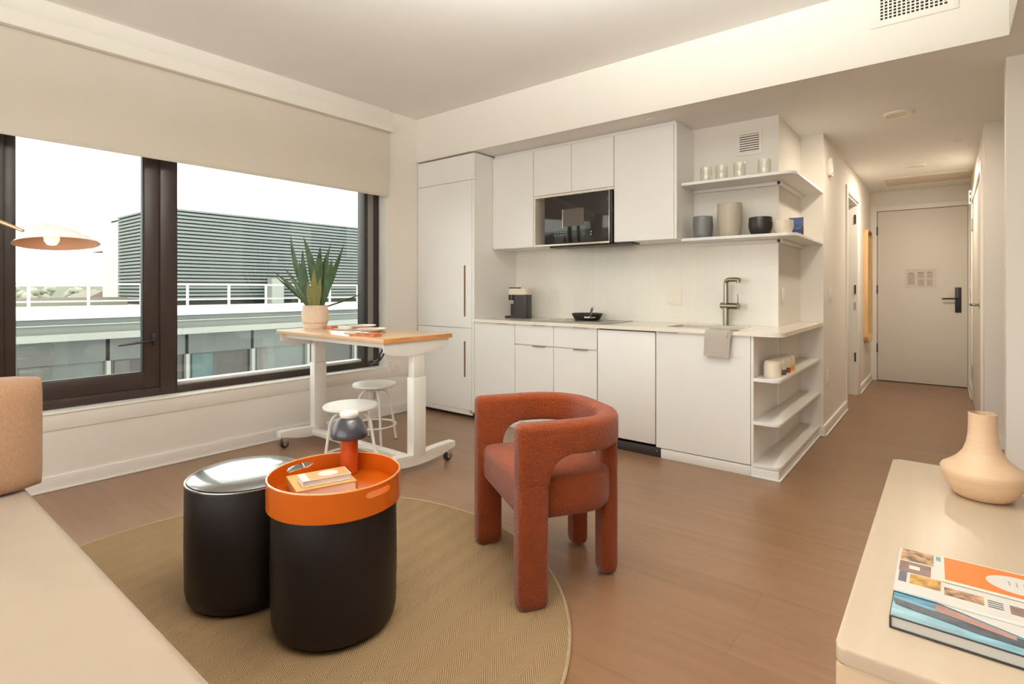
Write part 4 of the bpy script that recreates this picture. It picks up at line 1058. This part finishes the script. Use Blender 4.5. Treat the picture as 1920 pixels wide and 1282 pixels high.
# potted snake plant
pl = thing('potted_snake_plant', 'snake plant with long pointed leaves in a peach clay pot on the desk', 'plant', (-3.80, 2.315, TZ + 0.0005))
PRf = 0.094
build('pot', MB().lathe([(0, 0), (PRf * 0.92, 0), (PRf * 0.94, 0.036), (PRf * 0.92, 0.040), (PRf * 1.02, 0.046), (PRf * 1.06, 0.125), (PRf * 1.02, 0.130), (PRf * 0.98, 0.150), (PRf * 0.98, 0.176), (PRf * 0.9, 0.177), (PRf * 0.9, 0.15), (0, 0.149)], n=48), POT, pl, angle=40)
build('soil', MB().lathe([(0, 0.1495), (PRf * 0.89, 0.1495), (PRf * 0.89, 0.156), (0, 0.158)]), SOIL, pl)
RG = Vector((0.7804, 0.6253, 0))     # screen-right direction in plan, handy for aiming leaves
FW = Vector((-0.6253, 0.7804, 0))
def leaf(bx, bf, tip, wid, bend=(0, 0), face=0.0, m=LEAF, tw=0.0):
    """bx,bf: root offset along RG/FW; tip=(right, fwd, up)"""
    b = MB(); n = 12; rings = []
    P0 = RG * bx + FW * bf + Vector((0, 0, 0.152)); P3 = RG * tip[0] + FW * tip[1] + Vector((0, 0, tip[2]))
    C = (P0 + P3) / 2 + RG * bend[0] + FW * bend[1]
    for i in range(n + 1):
        t = i / n
        p = P0 * (1 - t) ** 2 + C * 2 * t * (1 - t) + P3 * t * t
        d = ((C - P0) * (1 - t) + (P3 - C) * t).normalized()
        wv = (RG * math.cos(face + tw * t) + FW * math.sin(face + tw * t)); wv = (wv - d * wv.dot(d)).normalized(); nv = d.cross(wv)
        ww = wid * (0.55 + 0.9 * t if t < 0.5 else 1.0 - 0.0 * t) * (1 if t < 0.5 else max(0.03, 1 - ((t - 0.5) / 0.5) ** 1.7))
        th = 0.0022 * (1 - 0.8 * t)
        rings.append([tuple(p - wv * ww / 2 + nv * 0.004 * (ww / max(wid, 1e-3))), tuple(p - nv * th), tuple(p + wv * ww / 2 + nv * 0.004 * (ww / max(wid, 1e-3))), tuple(p + nv * th)])
    b.loft(rings); return b
leaves = [(-0.015, 0.00, (-0.115, 0.02, 0.445), 0.026, (-0.035, 0), 0.2, LEAF), (0.0, 0.01, (-0.062, 0.03, 0.440), 0.040, (0.03, 0), 0.0, LEAF), (-0.02, -0.02, (-0.125, -0.03, 0.305), 0.022, (0.015, 0), 0.3, LEAF),
          (-0.03, -0.01, (-0.168, -0.05, 0.292), 0.020, (0.03, 0), 0.2, LEAF), (-0.012, -0.02, (-0.060, -0.03, 0.330), 0.050, (-0.01, 0), 0.0, LEAF), (0.008, -0.02, (0.028, -0.02, 0.395), 0.044, (0.0, 0), 0.3, LEAF),
          (0.015, 0.0, (0.050, 0.02, 0.380), 0.050, (0.0, 0), -0.2, LEAF), (0.025, -0.01, (0.075, -0.01, 0.345), 0.042, (0.02, 0), 0.1, LEAF), (0.030, 0.01, (0.120, 0.03, 0.410), 0.024, (0.0, 0), 0.2, LEAF),
          (0.0, -0.03, (0.004, -0.03, 0.300), 0.034, (0.0, 0), 0.0, LEAFY), (-0.014, -0.035, (-0.022, -0.03, 0.250), 0.026, (0, 0), 0.1, LEAFY), (0.018, -0.030, (0.034, -0.04, 0.265), 0.028, (0, 0), -0.1, LEAFY),
          (0.0, 0.02, (0.062, 0.03, 0.420), 0.016, (0.0, 0), 0.2, LEAF), (-0.02, 0.01, (-0.062, 0.02, 0.385), 0.030, (-0.02, 0.0), 0.3, LEAF), (-0.03, 0.02, (-0.190, 0.03, 0.275), 0.014, (0.01, 0), 0.3, LEAF),
          (0.02, 0.03, (0.205, 0.09, 0.205), 0.012, (0.02, 0.03), 0.4, LEAF)]
for (bx, bf, tip, wd, bend, face, m_) in leaves:
    tip = (tip[0] * 1.75, tip[1] * 1.4, 0.12 + (tip[2] - 0.12) * 1.85); bx *= 1.5; bf *= 1.3; bend = (bend[0] * 1.7, bend[1] * 1.7)
    build('leaf', leaf(bx, bf, tip, wd * 1.55, bend, face, m_, 0.25), m_, pl, angle=80)

# place settings
def plate_thing(label, x, y, z, R, m=PORC, name='plate'):
    o = build(name, MB().lathe([(0, 0), (R * 0.55, 0), (R * 0.62, 0.004), (R * 0.97, 0.018), (R, 0.021), (R * 0.985, 0.022), (R * 0.93, 0.019), (R * 0.6, 0.008), (0, 0.007)], n=64), m, angle=50)
    o.location = (x, y, z); return tag(o, label, 'plate', 'stoneware on the desk')
def charger(label, x, y, R):
    o = build('placemat', MB().lathe([(0, 0), (R - 0.004, 0), (R, 0.003), (R - 0.003, 0.006), (0, 0.006)], n=64), CHARGER, angle=50)
    o.location = (x, y, TZ + 0.0006); return tag(o, label, 'placemat', 'round placemats on the desk')
charger('round brown placemat at the kitchen end of the desk, with a napkin beside it', -3.13, 2.285, 0.142)
charger('round brown placemat on the window side of the desk, further from the napkin', -3.50, 2.44, 0.135)
plate_thing('cream plate on the placemat beside the rust napkin', -3.115, 2.33, TZ + 0.0070, 0.105)
plate_thing('cream plate on the window-side placemat', -3.46, 2.50, TZ + 0.0070, 0.105)
def napkin(label, x, y, rz, sc=1.0):
    t = thing('napkin', label, 'napkin', (x, y, TZ + 0.0006), rz, 'rust napkins on the desk')
    b = MB(); nx, ny = 14, 8; W, D = 0.20 * sc, 0.085 * sc
    top = [[(-W / 2 + W * i / nx, -D / 2 + D * j / ny, 0.010 + 0.004 * math.sin(i * 1.1 + j) * (j / ny) + 0.022 * max(0, (i / nx - 0.6)) * math.sin(PI * j / ny) * 2) for j in range(ny + 1)] for i in range(nx + 1)]
    for i in range(nx):
        for j in range(ny):
            b.poly([top[i][j], top[i + 1][j], top[i + 1][j + 1], top[i][j + 1]])
    for i in range(nx):
        b.poly([top[i][0], top[i + 1][0], (top[i + 1][0][0], top[i + 1][0][1], 0), (top[i][0][0], top[i][0][1], 0)])
        b.poly([top[i][ny], top[i + 1][ny], (top[i + 1][ny][0], top[i + 1][ny][1], 0), (top[i][ny][0], top[i][ny][1], 0)])
    for j in range(ny):
        for i in (0, nx): b.poly([top[i][j], top[i][j + 1], (top[i][j + 1][0], top[i][j + 1][1], 0), (top[i][j][0], top[i][j][1], 0)])
    bmesh.ops.remove_doubles(b.bm, verts=b.bm.verts, dist=1e-5)
    build('cloth', b, NAPKIN, t, angle=70)
    build('fold', MB().box(W * 0.10, -D * 0.42, 0.0135, W * 0.52, D * 0.40, 0.024, 0.005), NAPKIN, t, angle=60)
    return t
napkin('rust linen napkin with cutlery at the near edge of the desk', -2.905, 2.125, math.radians(12))
napkin('small rust napkin between the plant pot and the window-side placemat', -3.66, 2.36, math.radians(10), 0.55)
def cutlery(name, label, x, y, z, rz, L_, kind):
    o = thing(name, label, kind, (x, y, z), rz, 'cutlery on the desk')
    build('grip', MB().tube([(-L_ / 2, 0, 0.002), (0, 0, 0.003), (L_ * 0.2, 0, 0.003)], [0.004, 0.003, 0.002], 8), CHROME, o)
    if kind == 'fork':
        build('tines', MB().box(L_ * 0.2, -0.010, 0.001, L_ * 0.34, 0.010, 0.004, 0.001).box(L_ * 0.34, -0.010, 0.001, L_ / 2, -0.007, 0.004).box(L_ * 0.34, -0.0035, 0.001, L_ / 2, -0.001, 0.004).box(L_ * 0.34, 0.001, 0.001, L_ / 2, 0.0035, 0.004).box(L_ * 0.34, 0.007, 0.001, L_ / 2, 0.010, 0.004), CHROME, o)
    else:
        build('blade', MB().box(L_ * 0.18, -0.009, 0.0015, L_ / 2, 0.007, 0.0035, 0.001), CHROME, o)
cutlery('table_fork', 'steel fork lying on the rust napkin near the placemat', -2.935, 2.135, TZ + 0.0175, math.radians(10), 0.15, 'fork')
cutlery('table_knife', 'steel knife lying on the rust napkin by its window-side edge', -2.940, 2.155, TZ + 0.0175, math.radians(14), 0.15, 'knife')

# ------------------------------------------------------------------ stools
def stool(label, x, y, rz):
    t = thing('stool', label, 'stool', (x, y, 0), rz, 'white round stools at the desk')
    build('seat', MB().lathe([(0, 0.428), (0.155, 0.428), (0.166, 0.434), (0.168, 0.444), (0.163, 0.452), (0, 0.4535)], n=56), WHITEM, t, angle=50)
    build('screw', MB().cyl((0, 0, 0.33), (0, 0, 0.4275), 0.011, n=14).cyl((0, 0, 0.405), (0, 0, 0.4275), 0.035, 0.035), STEEL, t)
    for i in range(4):
        a = PI / 2 * i + PI / 4; c, s_ = math.cos(a), math.sin(a)
        q = [(0.010, 0.395), (0.05, 0.400), (0.09, 0.385), (0.118, 0.345), (0.130, 0.28), (0.150, 0.14), (0.170, 0.004)]
        lg = build('leg', MB().tube([(r * c, r * s_, z) for r, z in q], 0.0095, 10), WHITEM, t)
        build('foot_cap', MB().cyl((0.170 * c, 0.170 * s_, 0.0), (0.1698 * c, 0.1698 * s_, 0.006), 0.011, n=12), BLACK, lg)
    build('foot_ring', MB().torus((0, 0, 0.135), 0.160, 0.0075, 56, 8), WHITEM, t)
stool('white round stool standing closer to the tray, in front of the desk', -2.93, 2.03, math.radians(10))
stool('white round stool under the desk, closer to the window wall corner', -3.44, 2.60, math.radians(24))

# ------------------------------------------------------------------ console
cn = thing('media_console', 'low pale maple media console along the right', 'console', (0.06, 1.92, 0))
CX0, CX1, CY0, CY1, CZ = -0.167, 0.32, 1.192, 2.655, 0.5
build('top', MB().prism(rrect(CX0, CY0, CX1, CY1, 0.018), CZ - 0.032, CZ, 0.006, 3), CONS, cn, world=True, angle=50)
build('side_panel', MB().box(CX0 + 0.002, CY0 + 0.002, 0.05, CX1 - 0.002, CY0 + 0.024, CZ - 0.0325, 0.002), CONSF, cn, world=True)
build('side_panel', MB().box(CX0 + 0.002, CY1 - 0.024, 0.05, CX1 - 0.002, CY1 - 0.002, CZ - 0.0325, 0.002), CONSF, cn, world=True)
build('base', MB().box(CX0 + 0.03, CY0 + 0.04, 0, CX1 - 0.03, CY1 - 0.04, 0.049, 0.002), CONSF, cn, world=True)
build('back_panel', MB().box(CX1 - 0.012, CY0 + 0.025, 0.05, CX1 - 0.004, CY1 - 0.025, CZ - 0.033), CONSF, cn, world=True, smooth=False)
for (a, b2) in ((CY0 + 0.026, CY0 + 0.50), (CY0 + 0.504, CY1 - 0.504), (CY1 - 0.50, CY1 - 0.026)):
    build('door', MB().box(CX0 + 0.003, a, 0.055, CX0 + 0.021, b2, CZ - 0.036, 0.002), CONSF, cn, world=True)
build('carcass', MB().box(CX0 + 0.024, CY0 + 0.03, 0.055, CX1 - 0.016, CY1 - 0.03, 0.075).box(CX0 + 0.024, CY0 + 0.50, 0.075, CX1 - 0.016, CY0 + 0.52, CZ - 0.034).box(CX0 + 0.024, CY1 - 0.52, 0.075, CX1 - 0.016, CY1 - 0.50, CZ - 0.034), CONSF, cn, world=True, smooth=False)
vs = build('vase', MB().lathe([(0, 0), (0.066, 0), (0.078, 0.008), (0.098, 0.036), (0.109, 0.070), (0.111, 0.086), (0.107, 0.094), (0.090, 0.106), (0.068, 0.124), (0.052, 0.146), (0.043, 0.172), (0.0385, 0.205), (0.037, 0.240), (0.0375, 0.272), (0.0345, 0.273), (0.033, 0.24), (0.035, 0.2), (0.045, 0.15), (0.08, 0.10), (0.08, 0.05), (0, 0.02)], n=72), VASE, angle=60)
vs.location = (0.092, 2.345, CZ + 0.0006)
tag(vs, 'blond clay vase with a wide squat belly and straight neck on the console', 'vase')

# books on the console
def inlay(o, rects, z, name='cover_print'):
    mats = []; b = MB()
    for (x0, y0, x1, y1, m_) in rects:
        if m_ not in mats: mats.append(m_)
        b.mi = mats.index(m_); b.box(x0, y0, z, x1, y1, z + 0.0005)
    return (name, b, mats)
BW, BD, BH = 0.335, 0.285, 0.026
B0 = (-0.090 + BW / 2, 1.322 + BD / 2)
rz3 = math.radians(0)
def rel(x, y): return (x - B0[0], y - B0[1])
def R_(x0, y0, x1, y1, m_): a = rel(x0, y0); c = rel(x1, y1); return (a[0], a[1], c[0], c[1], m_)
b = MB(); mats = [BLUEPR, DARKPR, ROSEPR, WHITEPR, mat('sky_print', (0.22, 0.42, 0.50), 0.35, 0.35, 14, stretch=(1, 4, 1))]
def qd(pts, mi, z): b.mi = mi; b.prism([rel(*p) for p in pts], z, z + 0.0004)
z0 = BH + 0.0001
x0, y0 = -0.088, 1.324; X1 = -0.090 + BW - 0.002
qd([(x0, y0), (X1, y0), (X1, 1.46), (x0, 1.46)], 4, z0)
qd([(x0, 1.385), (x0 + 0.09, 1.385), (x0 + 0.08, 1.46), (x0, 1.46)], 0, z0 + 0.0005)
qd([(x0 + 0.005, 1.375), (x0 + 0.13, 1.352), (X1 - 0.08, 1.345), (X1, 1.36), (X1, 1.375), (x0 + 0.10, 1.385), (x0, 1.40)], 1, z0 + 0.001)
qd([(x0 + 0.07, 1.392), (x0 + 0.19, 1.368), (x0 + 0.19, 1.382), (x0 + 0.07, 1.425)], 2, z0 + 0.0015)
qd([(x0 + 0.07, 1.43), (x0 + 0.20, 1.385), (X1, 1.385), (X1, 1.46), (x0 + 0.06, 1.46)], 3, z0 + 0.002)
book('hardcover_book', 'large hardcover with a blue photo cover at the bottom of the console stack', B0[0], B0[1], CZ + 0.0006, BW, BD, BH, 0, BLACK, page=mat('grey_pages', (0.52, 0.50, 0.46), 0.8, 0.05, 5, stretch=(1, 1, 300)), extra=[('cover_print', b, mats)])
MZ = CZ + 0.0006 + BH + 0.003
mg = thing('magazine', 'white magazine with a photo collage cover under the orange booklet', 'magazine', (0.055, 1.545, MZ))
MW, MD = 0.29, 0.235
build('pages', MB().box(-MW / 2, -MD / 2, 0, MW / 2, MD / 2, 0.0055, 0.0008, 1), WHITEPR, mg)
rects = []
def mm(u0, v0, u1, v1, m_): rects.append((-MW / 2 + u0, -MD / 2 + v0, -MW / 2 + u1, -MD / 2 + v1, m_))
mm(0.004, 0.165, 0.066, 0.232, COLLA); mm(0.004, 0.100, 0.022, 0.158, BROWNPR); mm(0.042, 0.100, 0.062, 0.158, BROWNPR); mm(0.022, 0.100, 0.042, 0.120, BROWNPR); mm(0.022, 0.142, 0.042, 0.158, BROWNPR); mm(0.026, 0.045, 0.080, 0.095, COLLB); mm(0.006, 0.045, 0.020, 0.098, DARKPR)
mm(0.070, 0.205, 0.082, 0.230, BLUEPR); mm(0.086, 0.035, 0.150, 0.072, COLLA); mm(0.19, 0.030, 0.28, 0.068, BROWNPR)
for i in range(4): mm(0.156, 0.036 + i * 0.009, 0.180, 0.039 + i * 0.009, DARKPR)
nm, bb_, ms = inlay(None, rects, 0.0056); build(nm, bb_, ms, mg, smooth=False)
bl = thing('booklet', 'orange booklet with a white oval on top of the magazine', 'booklet', (0.095, 1.592, MZ + 0.0068), math.radians(1))
build('pages', MB().box(-0.105, -0.068, 0, 0.105, 0.068, 0.0035, 0.0006, 1), mat('booklet_white', (0.774, 0.720, 0.616), 0.5, 0.01, 5), bl)
build('cover_print', MB().box(-0.099, -0.062, 0.0036, 0.099, 0.062, 0.0040), PORANGE, bl, smooth=False)
build('oval', disc(0.028, -0.004, 0.0041, 0.056, 0.042), WHITEPR, bl, smooth=False)
b = MB()
for i in range(3): b.box(0.010 + i * 0.012, -0.012, 0.0047, 0.012 + i * 0.012, 0.010, 0.0049)
build('lettering', b, GREYPR, bl, smooth=False)

# ------------------------------------------------------------------ outside
struct('ground_outside', MB().box(-400, -200, -9.2, -6, 300, -9), EGROUND, smooth=False)
bd = thing('apartment_building', 'grey terraced building across the street with white railing and glazed floor', 'building', (-26, 12, -9))
def bp(name, mbx, m_, label=None): return build(name, mbx, m_, bd, world=True, smooth=False, label=label)
YL, YR_ = -14, 46
bp('body', MB().box(-30, YL, -9, -22.6, YR_, 0.20), EGREY)
bp('terrace', MB().box(-34, YL, 0.2, -22.1, YR_, 0.345), ETERR, 'white roof terrace deck')
bp('fascia', MB().box(-22.6, YL, 0.02, -22.2, YR_, 0.2), EGREY)
bp('ledge', MB().box(-22.6, YL, -0.02, -22.1, YR_, 0.02), EBAND)
bp('fascia', MB().box(-22.6, YL, -0.28, -22.2, YR_, -0.02), EGREYL)
bp('slab_edge', MB().box(-22.6, YL, -0.50, -21.9, YR_, -0.28), EBAND, 'pale slab edge')
bp('parapet', MB().box(-33.6, YL, 0.345, -33.2, 9.5, 0.75), mat('tan_parapet', (0.208, 0.192, 0.152), 0.8, 0.02, 1))
y = -4.0; i = 0
while y < 34:
    wdt = 2.35
    bp('window', MB().box(-22.6, y, -1.28, -22.35, y + wdt, -0.50), EGLASS)
    bp('window', MB().box(-22.6, y, -2.95, -22.45, y + wdt, -1.28), EGLASSD if i % 3 else EGLASS)
    bp('column', MB().box(-22.6, y + wdt, -2.95, -22.25, y + wdt + 0.12, -1.28), EBAND)
    bp('curtain', MB().box(-22.45, y + 0.15, -2.9, -22.42, y + (0.9 if i % 2 else 0.6), -1.30), ETEAL if i % 3 == 2 else ECURT)
    y += wdt + 0.12; i += 1
bp('lower_slab', MB().box(-22.6, YL, -3.4, -22.1, YR_, -2.95), EBAND)
rl = thing('terrace_railing', 'white metal railing along the terrace across the street', 'railing', (-22.3, 12, 0.346))
build('top_rail', MB().box(-22.36, YL, 1.30, -22.28, 38, 1.37), ERAIL, rl, world=True, smooth=False)
build('mid_rail', MB().box(-22.34, YL, 0.74, -22.30, 38, 0.79), ERAIL, rl, world=True, smooth=False)
y = 3.77 - 4.53
while y < 37:
    build('post', MB().box(-22.36, y - 0.035, 0.346, -22.28, y + 0.035, 1.30), ERAIL, rl, world=True, smooth=False); y += 1.51
ps = thing('penthouse', 'penthouse block clad in horizontal pale louvres with a white end wall', 'building', (-34, 20, 0.35))
def pp(name, mbx, m_, label=None): return build(name, mbx, m_, ps, world=True, smooth=False, label=label)
YP = 9.93
pp('core', MB().box(-38, YP + 0.12, 0.35, -30.12, 42, 5.1), EDARK)
b = MB(); z = 0.62
while z < 5.05:
    b.box(-30.12, YP, z, -30.0, 42, z + 0.115).box(-36.3, YP, z, -30.12, YP + 0.12, z + 0.115); z += 0.186
pp('louvres', b, ELOUV)
pp('coping', MB().box(-36.3, YP - 0.05, 5.08, -29.95, 42, 5.17), ELOUV)
pp('end_wall', MB().box(-39.1, YP, 0.35, -36.3, YP + 3, 4.95), EWHITE)
pp('canopy', MB().box(-41.7, YP, 3.42, -39.1, YP + 3, 4.80), EWHITE)
pp('post', MB().box(-40.6, YP + 0.6, 0.35, -39.1, YP + 0.9, 3.42), EPOST)
pp('duct', MB().box(-29.8, 15.2, 0.35, -29.3, 15.9, 1.75), EBAND)
def tree(label, x, y, w, h, base):
    t = thing('tree', label, 'tree', (x, y, base), 0, 'hazy trees beyond the rooftops')
    b = MB(); rnd = random.Random(int(x * 7 + y * 13))
    for k in range(48):
        cx, cy, cz = rnd.uniform(-w, w) * 0.5, rnd.uniform(-w, w) * 0.5, h * (0.45 + 0.4 * rnd.random())
        r = rnd.uniform(0.09, 0.18) * w
        rr = bmesh.ops.create_icosphere(b.bm, subdivisions=2, radius=r, matrix=Matrix.Translation((cx, cy, cz)))
        for v_ in rr['verts']:
            v_.co += Vector((rnd.uniform(-1, 1), rnd.uniform(-1, 1), rnd.uniform(-1, 1))) * r * 0.16
    build('crown', b, ETREE, t, angle=80)
    build('trunk', MB().cyl((0, 0, 0), (0, 0, h * 0.6), 0.3, 0.2, 8), EPOST, t)
tree('tallest hazy tree on the skyline, left of the penthouse', -80, 14.2, 3.2, 12.0, -9)
tree('broad hazy tree beside the tallest one on the skyline', -86, 19.5, 3.6, 12.0, -9)
tree('low rounded hazy tree further along towards the penthouse', -93, 25.6, 4.4, 10.6, -9)
tree('low hazy tree touching the penthouse outline', -78, 24.9, 4.0, 10.4, -9)
tree('low hazy tree at the window frame edge of the skyline', -88, 11.8, 4.2, 10.3, -9)
for (x, y, w_, hh, lab) in ((-58, 10.0, 2.6, 9.6, 'small brown-roofed house furthest from the penthouse'), (-60, 14.5, 3.0, 10.0, 'brown gabled house in the middle of the far rooftops'), (-62, 19.0, 3.2, 9.7, 'brown-roofed house closest to the penthouse')):
    t = thing('house', lab, 'house', (x, y, -9), 0, 'far rooftops')
    build('walls', MB().box(-w_, -w_ * 0.6, 0, w_, w_ * 0.6, hh - 1.2), EWHITE, t, smooth=False)
    bb_ = MB(); a = [(-w_, -w_ * 0.7, hh - 1.2), (w_, -w_ * 0.7, hh - 1.2), (w_, 0, hh), (-w_, 0, hh)]
    bb_.poly(a); bb_.poly([(x_, -y_, z_) for x_, y_, z_ in reversed(a)]); bb_.poly([(w_, -w_ * 0.7, hh - 1.2), (w_, w_ * 0.7, hh - 1.2), (w_, 0, hh)])
    bb_.poly([(-w_, -w_ * 0.7, hh - 1.2), (-w_, 0, hh), (-w_, w_ * 0.7, hh - 1.2)]); bb_.poly([(-w_, -w_ * 0.7, hh - 1.2), (-w_, w_ * 0.7, hh - 1.2), (w_, w_ * 0.7, hh - 1.2), (w_, -w_ * 0.7, hh - 1.2)])
    build('roof', bb_, EROOF, t, smooth=False)
struct('hills_outside', MB().prism([(-140, -60), (-120, -60), (-120, 160), (-140, 160)], -9, 1.6), mat('hazy_hill', (0.30, 0.31, 0.26), 1, 0.2, 0.05), smooth=False)

# ------------------------------------------------------------------ light
wd = bpy.data.worlds.new('World'); SC.world = wd; wd.use_nodes = True
bg = wd.node_tree.nodes['Background']; bg.inputs['Color'].default_value = (1.0, 0.985, 0.94, 1); bg.inputs['Strength'].default_value = 5.0
def portal(name, loc, rot, sx, sy):
    l = bpy.data.lights.new(name, 'AREA'); l.shape = 'RECTANGLE'; l.size = sx; l.size_y = sy; l.cycles.is_portal = True
    o = bpy.data.objects.new(name, l); COL.objects.link(o); o.location = loc; o.rotation_euler = rot
portal('daylight_portal', (-4.33, 0.66, 1.5), (0, -PI / 2, 0), 2.1, 5.2)
portal('daylight_portal_rear', (-1.05, -2.42, 1.55), (PI / 2, 0, 0), 4.7, 2.1)
def downlight(name, x, y, z, e, r=0.07, c=(1.0, 0.86, 0.68)):
    l = bpy.data.lights.new(name, 'AREA'); l.shape = 'DISK'; l.size = r * 2; l.energy = e; l.color = c
    o = bpy.data.objects.new(name, l); COL.objects.link(o); o.location = (x, y, z)
downlight('hall_light', -0.268, 4.70, HS - 0.02, 14)
downlight('hall_light_far', -0.245, 6.80, HS - 0.02, 26)
pn = thing('added_uplight_bowl', 'added white bowl out of view, holding a fill light for the ceiling', 'added fill light', (-0.8, 1.2, 2.24))  # added fixture out of view, only there to carry the ceiling fill light
build('bowl', MB().lathe([(0.001, 0.0), (0.12, 0.004), (0.22, 0.022), (0.275, 0.052), (0.278, 0.052), (0.222, 0.017), (0.12, -0.002), (0.001, -0.006)], n=64, hollow=True), WHITEM, pn, angle=60)
build('rod', MB().cyl((0, 0, 0.0), (0, 0, HC - 2.24 - 0.02), 0.006), BRASS, pn)
build('canopy', MB().cyl((0, 0, HC - 2.24 - 0.02), (0, 0, HC - 2.24 - 0.001), 0.06), WHITEM, pn)
ul = bpy.data.lights.new('ceiling_fill_light', 'AREA'); ul.shape = 'DISK'; ul.size = 0.5; ul.energy = 270; ul.color = (0.98, 0.99, 0.93)  # added uplight that brightens the ceiling
uo = bpy.data.objects.new('ceiling_fill_light', ul); COL.objects.link(uo); uo.location = (-0.8, 1.2, 2.3); uo.rotation_euler = (PI, 0, 0)

# ------------------------------------------------------------------ camera
cd = bpy.data.cameras.new('Camera'); cam = bpy.data.objects.new('Camera', cd); COL.objects.link(cam); SC.camera = cam
F = 1017.0
cd.sensor_fit = 'HORIZONTAL'; cd.sensor_width = 36.0; cd.lens = 36.0 * F / 1920.0
cd.shift_y = -(641 - 541) / 1920.0
cd.clip_start = 0.05; cd.clip_end = 1000
cam.location = (0, 0, 1.18)
cam.rotation_euler = (PI / 2, 0, math.atan2(815, F))
SC.view_settings.view_transform = 'Standard'; SC.view_settings.look = 'None'; SC.view_settings.gamma = 1.0
SC.view_settings.exposure = -0.32; SC.view_settings.use_curve_mapping = False
SC.cycles.use_denoising = True
SC.cycles.max_bounces = 10; SC.cycles.diffuse_bounces = 6; SC.cycles.transparent_max_bounces = 12
SC.cycles.caustics_reflective = False; SC.cycles.caustics_refractive = False
